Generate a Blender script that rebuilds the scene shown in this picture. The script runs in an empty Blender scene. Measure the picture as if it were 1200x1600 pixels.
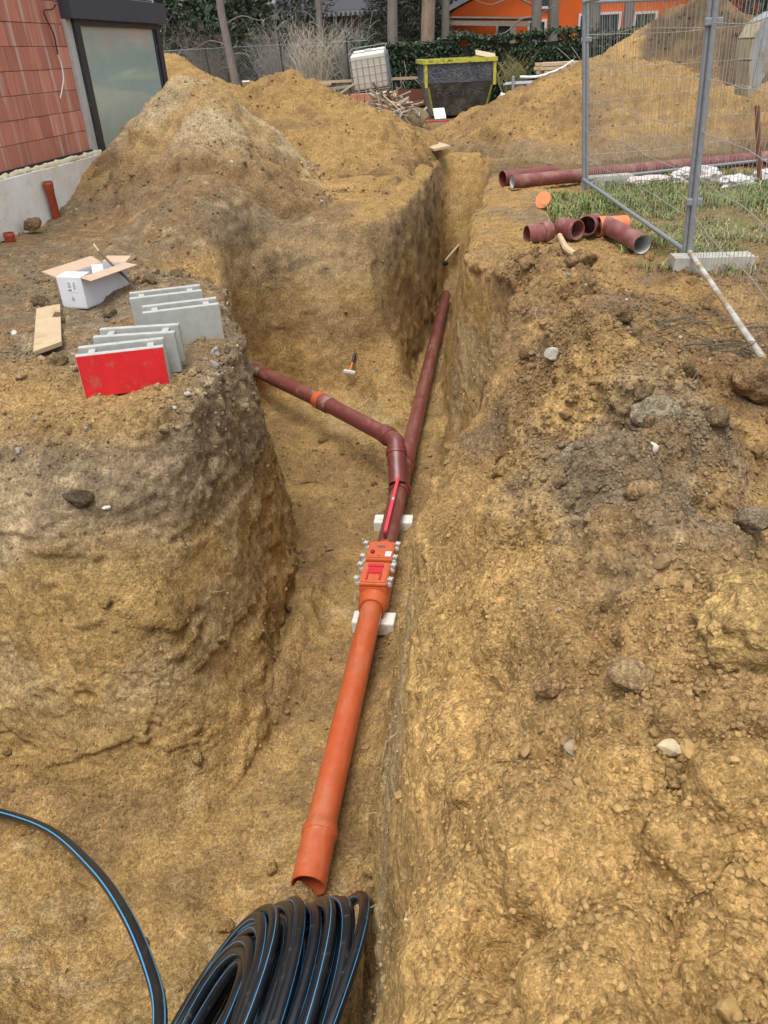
import bpy, bmesh, math, random
import numpy as np
from mathutils import Vector, Matrix
R = math.radians
rng = np.random.default_rng(7)
random.seed(7)
scene = bpy.context.scene
COL = scene.collection

# ------------------------------------------------------------------ camera
cam_d = bpy.data.cameras.new('camera')
cam_d.sensor_fit = 'VERTICAL'; cam_d.sensor_height = 36.0; cam_d.sensor_width = 27.0
cam_d.lens = 27.05; cam_d.clip_start = 0.05; cam_d.clip_end = 600
cam = bpy.data.objects.new('camera', cam_d); COL.objects.link(cam)
yaw, pitch, roll = 0.15788, 0.53804, R(3.0)
fw = Vector((-math.sin(yaw)*math.cos(pitch), math.cos(yaw)*math.cos(pitch), -math.sin(pitch)))
r0 = Vector((math.cos(yaw), math.sin(yaw), 0)); u0 = r0.cross(fw)
rr = r0*math.cos(roll) - u0*math.sin(roll); uu = u0*math.cos(roll) + r0*math.sin(roll)
cam.matrix_world = Matrix(((rr.x, uu.x, -fw.x, 0), (rr.y, uu.y, -fw.y, 0), (rr.z, uu.z, -fw.z, 1.6), (0, 0, 0, 1)))
scene.camera = cam

# ------------------------------------------------------------------ sky, sun, exposure
SUN_AZ, SUN_EL = math.atan2(-0.15, -0.75), R(72)          # azimuth from +Y towards +X
world = bpy.data.worlds.new('World'); scene.world = world; world.use_nodes = True
nt = world.node_tree; nt.nodes.clear()
wo = nt.nodes.new('ShaderNodeOutputWorld'); bg = nt.nodes.new('ShaderNodeBackground')
sky = nt.nodes.new('ShaderNodeTexSky'); hsv = nt.nodes.new('ShaderNodeHueSaturation')
sky.sky_type = 'NISHITA'; sky.sun_disc = False; sky.sun_elevation = SUN_EL; sky.sun_rotation = SUN_AZ
sky.air_density = 1.0; sky.dust_density = 4.0; sky.ozone_density = 1.0
hsv.inputs['Saturation'].default_value = 0.22                # overcast: grey-white cloud light
bg.inputs['Strength'].default_value = 0.15
nt.links.new(sky.outputs[0], hsv.inputs['Color']); nt.links.new(hsv.outputs[0], bg.inputs['Color'])
nt.links.new(bg.outputs[0], wo.inputs['Surface'])
sun_d = bpy.data.lights.new('sun', 'SUN'); sun_d.energy = 1.15; sun_d.angle = R(34); sun_d.color = (1.0, 0.96, 0.90)
sun = bpy.data.objects.new('sun', sun_d); COL.objects.link(sun)
sdir = Vector((math.sin(SUN_AZ)*math.cos(SUN_EL), math.cos(SUN_AZ)*math.cos(SUN_EL), math.sin(SUN_EL)))
sun.rotation_euler = sdir.to_track_quat('Z', 'Y').to_euler(); sun.location = (0, 0, 12)
scene.view_settings.view_transform = 'Standard'; scene.view_settings.look = 'None'
scene.view_settings.gamma = 1.0; scene.view_settings.exposure = 0.76
scene.render.engine = 'CYCLES'
scene.cycles.max_bounces = 6; scene.cycles.diffuse_bounces = 5; scene.cycles.glossy_bounces = 3
scene.cycles.use_denoising = True

# ------------------------------------------------------------------ numpy noise
TAB = rng.random((64, 64, 64)).astype(np.float32)
JIT = rng.random((64, 64, 64, 3)).astype(np.float32)
def vnoise(P):
    Pi = np.floor(P).astype(np.int64); f_ = (P - Pi).astype(np.float32); f_ = f_*f_*f_*(f_*(f_*6-15)+10)
    i, j, k = (Pi & 63).T; i1, j1, k1 = (i+1) & 63, (j+1) & 63, (k+1) & 63
    fx, fy, fz = f_.T
    a = TAB[i, j, k]*(1-fx)+TAB[i1, j, k]*fx; b = TAB[i, j1, k]*(1-fx)+TAB[i1, j1, k]*fx
    c = TAB[i, j, k1]*(1-fx)+TAB[i1, j, k1]*fx; d = TAB[i, j1, k1]*(1-fx)+TAB[i1, j1, k1]*fx
    return ((a*(1-fy)+b*fy)*(1-fz)+(c*(1-fy)+d*fy)*fz)*2-1
def fbm(P, octv=4, gain=0.5):
    P = np.asarray(P, np.float64); s = np.zeros(len(P), np.float32); a = 1.0; t = 0
    for o in range(octv):
        s += a*vnoise(P + 17.3*o); t += a; a *= gain; P = P*2.03
    return s/t
def worley(P):
    P = np.asarray(P, np.float64); Pi = np.floor(P).astype(np.int64); f1 = np.full(len(P), 9., np.float32)
    for dx in (-1, 0, 1):
        for dy in (-1, 0, 1):
            for dz in (-1, 0, 1):
                C = Pi + (dx, dy, dz); q = C & 63
                d = ((C + JIT[q[:, 0], q[:, 1], q[:, 2]] - P)**2).sum(1)
                np.minimum(f1, d, out=f1)
    return np.sqrt(f1)
def sstep(a, b, x):
    t = np.clip((x-a)/(b-a), 0, 1); return t*t*(3-2*t)

# ------------------------------------------------------------------ mesh helpers
def fmesh(name, V, faces):
    """mesh from vertex array and a list of int arrays (m,k)"""
    me = bpy.data.meshes.new(name); V = np.asarray(V, np.float32)
    faces = [np.asarray(f_, np.int32) for f_ in faces if len(f_)]
    me.vertices.add(len(V)); me.vertices.foreach_set('co', V.ravel())
    li = np.concatenate([f_.ravel() for f_ in faces]); tot = np.concatenate([np.full(len(f_), f_.shape[1], np.int32) for f_ in faces])
    st = np.concatenate([[0], np.cumsum(tot)[:-1]]).astype(np.int32)
    me.loops.add(len(li)); me.loops.foreach_set('vertex_index', li.astype(np.int32))
    me.polygons.add(len(tot)); me.polygons.foreach_set('loop_start', st)
    me.update(calc_edges=True); me.validate()
    return me
def smooth(me, on=True):
    me.polygons.foreach_set('use_smooth', np.full(len(me.polygons), on)); me.update()
def set_col(me, C, name='soil', A=None):
    A = np.ones(len(C)) if A is None else A
    a = me.color_attributes.new(name, 'FLOAT_COLOR', 'POINT')
    a.data.foreach_set('color', np.concatenate([C, A[:, None]], 1).astype(np.float32).ravel())
def link(name, me, m, parent=None, loc=None):
    o = bpy.data.objects.new(name, me); COL.objects.link(o)
    if m is not None and not me.materials: me.materials.append(m)
    if parent: o.parent = parent
    if loc is not None: o.location = loc
    return o
def tag(o, label, cat, group=None):
    o['label'] = label; o['category'] = cat
    if group: o['group'] = group
    return o
def thing(name, label, cat, loc, group=None):
    o = bpy.data.objects.new(name, None); COL.objects.link(o); o.location = loc; o.empty_display_size = 0.1
    return tag(o, label, cat, group)

class MB:
    """collects shapes given in world space; build() links them as one mesh"""
    def __init__(s): s.v = []; s.f = []; s.sm = []
    def add(s, V, F, sm=False):
        n = len(s.v); s.v += [tuple(p) for p in V]; s.f += [tuple(i+n for i in q) for q in F]; s.sm += [sm]*len(F); return s
    def box(s, c, size, rz=0, rx=0, ry=0, bev=0.0):
        M = Matrix.Rotation(rz, 3, 'Z') @ Matrix.Rotation(ry, 3, 'Y') @ Matrix.Rotation(rx, 3, 'X'); c = Vector(c)
        h = [x/2 for x in size]
        if not bev:
            P = [(x, y, z) for z in (-h[2], h[2]) for y in (-h[1], h[1]) for x in (-h[0], h[0])]
            F = [(0, 2, 3, 1), (4, 5, 7, 6), (0, 1, 5, 4), (2, 6, 7, 3), (0, 4, 6, 2), (1, 3, 7, 5)]
            return s.add([c + M @ Vector(p) for p in P], F)
        bm = bmesh.new(); bmesh.ops.create_cube(bm, size=1.0)
        for v in bm.verts: v.co = Vector((v.co.x*size[0], v.co.y*size[1], v.co.z*size[2]))
        bmesh.ops.bevel(bm, geom=bm.edges[:], offset=bev, segments=2, affect='EDGES', profile=0.6)
        bm.verts.index_update()
        s.add([c + M @ v.co for v in bm.verts], [[v.index for v in q.verts] for q in bm.faces]); bm.free(); return s
    def hexa(s, P):
        """eight corners: bottom 4 (ccw), top 4 (ccw)"""
        return s.add(P, [(3, 2, 1, 0), (4, 5, 6, 7), (0, 1, 5, 4), (1, 2, 6, 5), (2, 3, 7, 6), (3, 0, 4, 7)])
    def quad(s, a, b, c, d): return s.add([a, b, c, d], [(0, 1, 2, 3)])
    def sweep(s, pts, rings, n=24, cap0=False, cap1=False, sm=True, squash=None):
        """rings = [(distance along pts, radius)]: steps, sockets and hollow ends are just rings"""
        pts = [Vector(p) for p in pts]; T = [(b-a).normalized() for a, b in zip(pts, pts[1:])]; L = [0]
        for a, b in zip(pts, pts[1:]): L.append(L[-1]+(b-a).length)
        tv = [T[0]] + [(T[i]+T[i+1]).normalized() for i in range(len(T)-1)] + [T[-1]]
        ref = Vector((0, 0, 1)) if abs(tv[0].z) < 0.9 else Vector((1, 0, 0))
        U = [(ref - tv[0]*ref.dot(tv[0])).normalized()]
        for t in tv[1:]: U.append((U[-1] - t*U[-1].dot(t)).normalized())
        V = []
        for d, r in rings:
            i = 0
            while i < len(L)-2 and d > L[i+1]: i += 1
            k = (d-L[i])/(L[i+1]-L[i]); p = pts[i].lerp(pts[i+1], k); kk = min(max(k, 0), 1)
            t = tv[i].lerp(tv[i+1], kk).normalized(); u = U[i].lerp(U[i+1], kk); u = (u - t*u.dot(t)).normalized(); w = t.cross(u)
            for j in range(n):
                a = 2*math.pi*j/n; V.append(p + u*(r*math.cos(a)) + w*(r*math.sin(a)))
        F = [(i*n+j, i*n+(j+1) % n, (i+1)*n+(j+1) % n, (i+1)*n+j) for i in range(len(rings)-1) for j in range(n)]
        m = len(rings)
        s.add(V, F, sm)
        base = len(s.v)-len(V)
        if cap0: s.f.append(tuple(base+j for j in reversed(range(n)))); s.sm.append(False)
        if cap1: s.f.append(tuple(base+(m-1)*n+j for j in range(n))); s.sm.append(False)
        return s
    def tube(s, pts, r, n=8, cap=True, sm=True):
        """r may be one radius or one per point"""
        pts = [Vector(p) for p in pts]; L = [0]
        for a, b in zip(pts, pts[1:]): L.append(L[-1]+(b-a).length)
        rs = r if isinstance(r, (list, tuple)) else [r]*len(pts)
        return s.sweep(pts, list(zip(L, rs)), n, cap, cap, sm)
    def ball(s, c, rad, sub=2, jit=0.12, sc=(1, 1, 1), rz=0, seed=0, flat=False, tilt=0):
        bm = bmesh.new(); bmesh.ops.create_icosphere(bm, subdivisions=sub, radius=1.0); bm.verts.index_update()
        P = np.array([v.co[:] for v in bm.verts]); d = fbm(P*1.1+seed*7.7, 3); P = P*(1+jit*2.2*d[:, None])
        if flat:                                                # chip with planes for a broken-stone look
            g = np.random.default_rng(seed)
            for _ in range(9):
                nv = g.normal(size=3); nv /= np.linalg.norm(nv); e = P@nv - g.uniform(0.62, 0.85); P = P - np.outer(np.clip(e, 0, 9), nv)
        P = P*np.array(sc)*rad; M = np.array(Matrix.Rotation(rz, 3, 'Z') @ Matrix.Rotation(tilt, 3, 'X')); P = P@M.T + np.array(c)
        s.add(P, [[v.index for v in q.verts] for q in bm.faces], not flat); bm.free(); return s
    def build(s, name, m, parent=None, label=None, cat=None, group=None, kind=None, crease=True):
        V = np.array([tuple(p) for p in s.v], np.float64)
        if parent is not None:
            o0 = np.array(parent.matrix_basis.translation); q = parent.parent
            while q: o0 = o0 + np.array(q.matrix_basis.translation); q = q.parent
        else:
            o0 = np.array([(V[:, 0].min()+V[:, 0].max())/2, (V[:, 1].min()+V[:, 1].max())/2, V[:, 2].min()])
        me = bpy.data.meshes.new(name); me.from_pydata((V-o0).tolist(), [], s.f); me.update()
        me.polygons.foreach_set('use_smooth', np.array(s.sm, bool))
        if any(s.sm) and crease: me.set_sharp_from_angle(angle=R(32))
        o = link(name, me, m, parent, None if parent is not None else o0)
        if label: tag(o, label, cat, group)
        if kind: o['kind'] = kind
        return o

# ------------------------------------------------------------------ materials
def newmat(name):
    m = bpy.data.materials.new(name); m.use_nodes = True; t = m.node_tree; b = t.nodes['Principled BSDF']; return m, t, b
def nz(t, scale, detail=6, rough=0.6, vec=None, kind='ShaderNodeTexNoise'):
    n = t.nodes.new(kind); n.inputs['Scale'].default_value = scale
    if kind == 'ShaderNodeTexNoise': n.inputs['Detail'].default_value = detail; n.inputs['Roughness'].default_value = rough
    if vec is not None: t.links.new(vec, n.inputs['Vector'])
    return n
def ramp(t, src, stops):
    r = t.nodes.new('ShaderNodeValToRGB'); e = r.color_ramp.elements
    while len(e) < len(stops): e.new(0.5)
    for q, (p, c) in zip(e, stops): q.position = p; q.color = (*c, 1) if len(c) == 3 else c
    t.links.new(src, r.inputs[0]); return r.outputs[0]
def mix(t, fac, a, b, mode='MIX'):
    n = t.nodes.new('ShaderNodeMix'); n.data_type = 'RGBA'; n.blend_type = mode
    for sock, val in ((0, fac), (6, a), (7, b)):
        if hasattr(val, 'is_output'): t.links.new(val, n.inputs[sock])
        elif sock == 0: n.inputs[0].default_value = val
        else: n.inputs[sock].default_value = (*val, 1)
    return n.outputs[2]
def bump(t, b, h, strength=0.4, dist=0.01, prev=None, fac=None):
    n = t.nodes.new('ShaderNodeBump'); n.inputs['Strength'].default_value = abs(strength); n.invert = strength < 0
    if fac is not None:
        q = t.nodes.new('ShaderNodeMath'); q.operation = 'MULTIPLY'; q.inputs[1].default_value = abs(strength); t.links.new(fac, q.inputs[0]); t.links.new(q.outputs[0], n.inputs['Strength']); n.inputs['Distance'].default_value = dist
    t.links.new(h, n.inputs['Height'])
    if prev is not None: t.links.new(prev, n.inputs['Normal'])
    t.links.new(n.outputs[0], b.inputs['Normal']); return n.outputs[0]
def objvec(t, scale=(1, 1, 1), coord='Object'):
    c = t.nodes.new('ShaderNodeTexCoord'); mp = t.nodes.new('ShaderNodeMapping'); mp.inputs['Scale'].default_value = scale
    t.links.new(c.outputs[coord], mp.inputs[0]); return mp.outputs[0]
DIRT = (0.30, 0.205, 0.10)
def mat(name, c1, c2=None, rough=0.5, metal=0.0, scale=8, bumps=0.0, bscale=60, dirt=0.0, dscale=5, spec=None, stretch=(1, 1, 1), dcol=DIRT):
    m, t, b = newmat(name); v = objvec(t, stretch)
    c2 = c2 or tuple(x*0.8 for x in c1)
    col = mix(t, ramp(t, nz(t, scale, 8, 0.65, v).outputs[0], [(0.32, (0, 0, 0)), (0.68, (1, 1, 1))]), c1, c2)
    if dirt:
        f_ = ramp(t, nz(t, dscale, 10, 0.72, v).outputs[0], [(0.60-dirt*0.35, (0, 0, 0)), (0.74-dirt*0.25, (1, 1, 1))])
        col = mix(t, f_, col, dcol)
        r = t.nodes.new('ShaderNodeMapRange'); t.links.new(f_, r.inputs[0]); r.inputs[3].default_value = rough; r.inputs[4].default_value = 0.95
        t.links.new(r.outputs[0], b.inputs['Roughness'])
    else: b.inputs['Roughness'].default_value = rough
    t.links.new(col, b.inputs['Base Color']); b.inputs['Metallic'].default_value = metal
    if spec is not None: b.inputs['Specular IOR Level'].default_value = spec
    if bumps: bump(t, b, nz(t, bscale, 8, 0.7, v).outputs[0], bumps, 0.01)
    return m
def soil_mat(name):
    m, t, b = newmat(name); v = objvec(t)
    at = t.nodes.new('ShaderNodeAttribute'); at.attribute_name = 'soil'
    n1 = nz(t, 7, 12, 0.75, v).outputs[0]; n2 = nz(t, 60, 8, 0.8, v).outputs[0]; n3 = nz(t, 260, 3, 0.7, v).outputs[0]
    va = nz(t, 46, kind='ShaderNodeTexVoronoi', vec=v); vb = nz(t, 125, kind='ShaderNodeTexVoronoi', vec=v)      # crumbs: each cell its own tint
    def grey(c):
        g_ = t.nodes.new('ShaderNodeRGBToBW'); t.links.new(c, g_.inputs[0]); return g_.outputs[0]
    c = mix(t, 1.0, at.outputs['Color'], ramp(t, n1, [(0.28, (0.60, 0.58, 0.56)), (0.5, (1, 1, 1)), (0.72, (1.25, 1.23, 1.2))]), 'MULTIPLY')
    c = mix(t, 1.0, c, ramp(t, n2, [(0.30, (0.62, 0.60, 0.57)), (0.5, (1, 1, 1)), (0.70, (1.3, 1.28, 1.25))]), 'MULTIPLY')
    c = mix(t, 1.0, c, ramp(t, grey(va.outputs['Color']), [(0.2, (0.84, 0.83, 0.81)), (0.8, (1.14, 1.14, 1.13))]), 'MULTIPLY')
    c = mix(t, 1.0, c, ramp(t, grey(vb.outputs['Color']), [(0.15, (0.72, 0.70, 0.67)), (0.85, (1.26, 1.26, 1.25))]), 'MULTIPLY')
    c = mix(t, 1.0, c, ramp(t, n3, [(0.3, (0.75, 0.74, 0.72)), (0.7, (1.22, 1.22, 1.22))]), 'MULTIPLY')
    t.links.new(c, b.inputs['Base Color']); b.inputs['Roughness'].default_value = 0.97; b.inputs['Specular IOR Level'].default_value = 0.12
    fa = at.outputs['Alpha']
    p = bump(t, b, nz(t, 22, 9, 0.7, v).outputs[0], 0.70, 0.04, None, fa)
    p = bump(t, b, va.outputs['Distance'], -0.35, 0.018, p, fa); p = bump(t, b, vb.outputs['Distance'], -0.55, 0.008, p, fa)
    bump(t, b, nz(t, 210, 4, 0.7, v).outputs[0], 0.65, 0.006, p)
    return m
def attr_mat(name, rough=0.7, attr='soil', bumps=0.3, bscale=40, trans=0.0):
    m, t, b = newmat(name); v = objvec(t); at = t.nodes.new('ShaderNodeAttribute'); at.attribute_name = attr
    c = mix(t, 1.0, at.outputs['Color'], ramp(t, nz(t, 30, 6, 0.7, v).outputs[0], [(0.3, (0.7, 0.7, 0.7)), (0.7, (1.25, 1.25, 1.25))]), 'MULTIPLY')
    t.links.new(c, b.inputs['Base Color']); b.inputs['Roughness'].default_value = rough; b.inputs['Specular IOR Level'].default_value = 0.25
    if bumps: bump(t, b, nz(t, bscale, 6, 0.7, v).outputs[0], bumps, 0.01)
    return m

M_SOIL = soil_mat('soil')
M_CLOD = attr_mat('clod', 0.95, bumps=0.6, bscale=120)
M_LEAF = attr_mat('leaf', 0.55, bumps=0.0)
M_BLADE = attr_mat('grass blade', 0.6, bumps=0.0)
M_ORANGE = mat('orange drain plastic', (0.49, 0.100, 0.033), (0.40, 0.078, 0.026), 0.34, scale=14, bumps=0.05, dirt=0.05, dscale=9, dcol=(0.42, 0.20, 0.12))
def scuff(m, pale, dark=(0.05, 0.03, 0.02), axis=(9, 1.2, 9)):
    """long rubbed streaks, dust lying on top and small dark nicks"""
    t = m.node_tree; b = t.nodes['Principled BSDF']; src = b.inputs['Base Color'].links[0].from_socket
    c = mix(t, ramp(t, nz(t, 2.2, 7, 0.7, objvec(t, axis)).outputs[0], [(0.54, (0, 0, 0)), (0.74, (0.38, 0.38, 0.38))]), src, pale)
    c = mix(t, ramp(t, nz(t, 5.0, 4, 0.6, objvec(t, (6, 2, 6))).outputs[0], [(0.70, (0, 0, 0)), (0.73, (0.85, 0.85, 0.85))]), c, dark)
    ge = t.nodes.new('ShaderNodeNewGeometry'); sp = t.nodes.new('ShaderNodeSeparateXYZ'); t.links.new(ge.outputs['Normal'], sp.inputs[0])
    q = t.nodes.new('ShaderNodeMath'); q.operation = 'MULTIPLY'; t.links.new(ramp(t, sp.outputs[2], [(0.55, (0, 0, 0)), (1.0, (1, 1, 1))]), q.inputs[0]); t.links.new(ramp(t, nz(t, 5, 10, 0.75, objvec(t, (1, 0.6, 1))).outputs[0], [(0.46, (0, 0, 0)), (0.74, (0.34, 0.34, 0.34))]), q.inputs[1])
    c = mix(t, q.outputs[0], c, (0.40, 0.29, 0.16)); t.links.new(c, b.inputs['Base Color'])
scuff(M_ORANGE, (0.66, 0.26, 0.16))
M_ORANGE2 = mat('clean orange plastic', (0.53, 0.110, 0.034), (0.46, 0.092, 0.029), 0.36, scale=20, dirt=0.06, dscale=9)
M_BURG = mat('burgundy drain plastic', (0.170, 0.044, 0.040), (0.130, 0.033, 0.031), 0.36, scale=10, bumps=0.05, dirt=0.10, dscale=5, dcol=(0.27, 0.155, 0.12))
M_BURG2 = mat('dusty burgundy plastic', (0.19, 0.05, 0.045), (0.15, 0.04, 0.036), 0.45, scale=10, dirt=0.36, dscale=5, dcol=(0.30, 0.17, 0.14))
scuff(M_BURG, (0.33, 0.17, 0.15)); scuff(M_BURG2, (0.36, 0.20, 0.18)); scuff(M_ORANGE2, (0.66, 0.24, 0.13))
M_PIPEIN = mat('white pipe lining', (0.62, 0.66, 0.66), (0.52, 0.55, 0.55), 0.5, scale=12)
M_BLACKPE = mat('black pipe plastic', (0.007, 0.009, 0.012), (0.012, 0.014, 0.018), 0.30, scale=18, bumps=0.05, dirt=0.05, dscale=22, dcol=(0.10, 0.09, 0.075))
M_BLUE = mat('blue stripe', (0.07, 0.33, 0.62), (0.055, 0.28, 0.55), 0.45, scale=20)
M_CONC = mat('grey concrete', (0.42, 0.43, 0.40), (0.33, 0.34, 0.315), 0.9, scale=16, bumps=0.7, bscale=120, dirt=0.10, dscale=7, dcol=(0.36, 0.31, 0.23))
M_CONC2 = mat('pale concrete', (0.42, 0.41, 0.37), (0.30, 0.29, 0.26), 0.9, scale=9, bumps=0.5, bscale=90, dirt=0.25, dscale=6)
M_REDPAINT = mat('red spray paint', (0.74, 0.016, 0.022), (0.56, 0.012, 0.016), 0.6, scale=7, bumps=0.6, bscale=120, dirt=0.09, dscale=11, dcol=(0.45, 0.12, 0.09))
M_CARDW = mat('white cardboard', (0.66, 0.67, 0.72), (0.60, 0.61, 0.66), 0.7, scale=4, bumps=0.06, bscale=12)
M_CARDB = mat('brown cardboard', (0.50, 0.36, 0.25), (0.44, 0.31, 0.21), 0.8, scale=6)
M_PAPER = mat('white paper', (0.74, 0.75, 0.78), (0.68, 0.69, 0.72), 0.7)
M_INK = mat('grey print', (0.12, 0.12, 0.16), None, 0.8)
M_WOOD = mat('pale sawn wood', (0.52, 0.40, 0.25), (0.42, 0.31, 0.19), 0.75, scale=6, stretch=(1, 1, 6), bumps=0.2, bscale=30, dirt=0.12)
M_WOODG = mat('weathered grey wood', (0.36, 0.31, 0.25), (0.26, 0.22, 0.17), 0.85, scale=6, bumps=0.3, bscale=25)
M_WOODD = mat('dark root wood', (0.17, 0.115, 0.07), (0.10, 0.068, 0.045), 0.9, scale=8, bumps=0.4, bscale=25)
M_GALV = mat('galvanised steel', (0.33, 0.36, 0.39), (0.24, 0.265, 0.29), 0.5, 0.45, scale=22, bumps=0.08, bscale=40)
M_WIRE = mat('fence wire', (0.46, 0.46, 0.44), (0.34, 0.33, 0.31), 0.5, 0.5, scale=6)
M_MUDRAIL = mat('muddy steel rail', (0.58, 0.58, 0.55), (0.45, 0.44, 0.40), 0.6, 0.2, scale=8, dirt=0.55, dscale=4)
M_RUST = mat('rusty steel', (0.20, 0.075, 0.035), (0.12, 0.05, 0.028), 0.85, scale=12, bumps=0.3)
M_STEEL = mat('hammer steel', (0.66, 0.66, 0.66), (0.55, 0.55, 0.55), 0.35, 0.6)
M_BLACKR = mat('black rubber', (0.018, 0.018, 0.02), None, 0.6)
M_AERO = mat('aerated concrete', (0.70, 0.68, 0.62), (0.58, 0.54, 0.45), 0.95, scale=12, bumps=0.6, bscale=110, dirt=0.16, dscale=9)
M_LEVEL = mat('pink red metal', (0.72, 0.055, 0.085), (0.66, 0.05, 0.075), 0.4)
M_LEVELD = mat('dark red metal', (0.30, 0.012, 0.02), None, 0.45)
M_RED = mat('red plastic', (0.55, 0.02, 0.03), None, 0.4)
M_REDB = mat('dark red plastic', (0.25, 0.02, 0.02), None, 0.4)
M_CLAMP = mat('grey clamp plastic', (0.60, 0.61, 0.60), (0.5, 0.5, 0.5), 0.45)
M_FRAME = mat('anthracite frame', (0.022, 0.025, 0.034), (0.030, 0.034, 0.044), 0.4, scale=3, dirt=0.05)
M_SHUT = mat('anthracite shutter box', (0.040, 0.046, 0.066), (0.05, 0.057, 0.08), 0.5, scale=3)
M_RENDER = mat('grey mortar', (0.50, 0.50, 0.50), (0.42, 0.42, 0.41), 0.9, scale=9, bumps=0.4)
M_XPS = mat('white insulation board', (0.80, 0.81, 0.83), (0.68, 0.66, 0.58), 0.85, scale=3, bumps=0.15, bscale=30, dirt=0.14, dscale=4, dcol=(0.55, 0.50, 0.36))
M_FOAM = mat('yellowed foam', (0.66, 0.62, 0.48), (0.52, 0.46, 0.30), 0.9, scale=14, bumps=0.5)
M_BITU = mat('bitumen', (0.012, 0.012, 0.013), (0.03, 0.03, 0.03), 0.7, scale=14, bumps=0.6, bscale=50)
def brick_mat():
    m, t, b = newmat('red hollow brick'); oi = t.nodes.new('ShaderNodeObjectInfo')
    def off(scale):
        v = objvec(t, scale); ad = t.nodes.new('ShaderNodeVectorMath'); ad.operation = 'ADD'; t.links.new(v, ad.inputs[0])
        sc = t.nodes.new('ShaderNodeVectorMath'); sc.operation = 'SCALE'; sc.inputs[0].default_value = (3, 41, 7); t.links.new(oi.outputs['Random'], sc.inputs['Scale'])
        t.links.new(sc.outputs[0], ad.inputs[1]); return ad.outputs[0]
    n = nz(t, 3.0, 6, 0.6, off((1, 24, 0.8))).outputs[0]
    c = mix(t, ramp(t, n, [(0.35, (0, 0, 0)), (0.65, (1, 1, 1))]), (0.43, 0.155, 0.100), (0.56, 0.245, 0.170))
    c = mix(t, 1.0, c, ramp(t, oi.outputs['Random'], [(0, (0.78, 0.74, 0.74)), (1, (1.12, 1.10, 1.10))]), 'MULTIPLY')
    c = mix(t, ramp(t, nz(t, 1.1, 4, 0.6, off((1, 9, 0.3))).outputs[0], [(0.62, (0, 0, 0)), (0.80, (0.8, 0.8, 0.8))]), c, (0.62, 0.52, 0.46))
    ge = t.nodes.new('ShaderNodeNewGeometry'); mp = t.nodes.new('ShaderNodeMapping'); mp.inputs['Scale'].default_value = (0.2, 7.0, 0.22); t.links.new(ge.outputs['Position'], mp.inputs[0])
    c = mix(t, ramp(t, nz(t, 1.0, 5, 0.65, mp.outputs[0]).outputs[0], [(0.535, (0, 0, 0)), (0.63, (0.75, 0.75, 0.75))]), c, (0.62, 0.54, 0.50))
    t.links.new(c, b.inputs['Base Color']); b.inputs['Roughness'].default_value = 0.9
    bump(t, b, n, 0.9, 0.010); return m
M_BRICK = brick_mat()
def glass_mat():
    m, t, b = newmat('dusty sky-tinted glass'); v = objvec(t)
    c = mix(t, ramp(t, nz(t, 2.2, 8, 0.7, v).outputs[0], [(0.3, (0, 0, 0)), (0.75, (1, 1, 1))]), (0.34, 0.46, 0.44), (0.44, 0.54, 0.51))  # opaque teal paints in the greenish sky reflection; the mottling is dust
    t.links.new(c, b.inputs['Base Color']); b.inputs['Roughness'].default_value = 0.12; b.inputs['Coat Weight'].default_value = 0.6
    b.inputs['Coat Roughness'].default_value = 0.05; return m
M_GLASS = glass_mat()

# ================================================================== terrain
TOP = np.array([(-0.12, -1.2), (-0.13, 0.3), (-0.17, 1.2), (-0.27, 2.0), (-0.22, 2.7), (-0.05, 3.3), (0.08, 3.7), (0.26, 4.1), (0.33, 4.8), (0.26, 5.6),
    (-0.05, 6.4), (-0.27, 7.0), (-0.26, 8.2), (-0.22, 9.4), (-0.15, 11.2), (-0.08, 12.8), (-0.10, 14.0), (-0.35, 14.9), (-0.8, 15.0), (-1.05, 14.4), (-1.08, 12.6), (-1.05, 11.0),
    (-1.12, 9.9), (-1.36, 9.4), (-1.75, 9.25), (-2.3, 9.2), (-2.85, 9.15), (-3.1, 8.7), (-2.9, 7.9), (-2.7, 7.1), (-2.4, 6.4), (-2.05, 5.6), (-1.75, 5.05), (-1.63, 4.7),
    (-1.62, 4.2), (-1.72, 3.85), (-1.95, 3.68), (-2.35, 3.66), (-3.2, 3.72), (-3.75, 3.6), (-3.95, 2.9), (-3.9, 1.5), (-3.9, -1.2)])
BOT = np.array([(-0.40, -1.2), (-0.41, 0.6), (-0.44, 1.3), (-0.58, 2.1), (-0.62, 3.6), (-0.60, 5.2), (-0.52, 6.4), (-0.50, 7.3), (-0.60, 8.6), (-0.66, 10.5), (-0.66, 12.5), (-0.60, 13.8), (-0.90, 13.9), (-0.97, 12.4), (-0.96, 10.6),
    (-1.00, 9.2), (-1.06, 8.45), (-1.45, 8.55), (-2.2, 8.70), (-2.6, 8.70), (-2.78, 8.4), (-2.65, 7.8), (-2.45, 7.2), (-2.15, 6.6), (-1.90, 6.0), (-1.68, 5.5), (-1.58, 5.0),
    (-1.50, 4.4), (-1.38, 3.7), (-1.34, 3.2), (-1.38, 2.85), (-1.62, 2.48), (-2.3, 2.36), (-3.2, 2.42), (-3.45, 2.2), (-3.5, 1.5), (-3.5, -1.2)])
def poly_dist(X, Y, P):
    d = np.full(X.shape, 1e9); ins = np.zeros(X.shape, bool)
    for (x0, y0), (x1, y1) in zip(P, np.roll(P, -1, 0)):
        ex, ey = x1-x0, y1-y0; t = np.clip(((X-x0)*ex+(Y-y0)*ey)/(ex*ex+ey*ey), 0, 1)
        d = np.minimum(d, (X-x0-t*ex)**2+(Y-y0-t*ey)**2)
        c = ((y0 > Y) != (y1 > Y)); ins ^= c & (X < ex*(Y-y0)/(ey if abs(ey) > 1e-9 else 1e-9)+x0)
    return np.sqrt(d), ins
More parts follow.
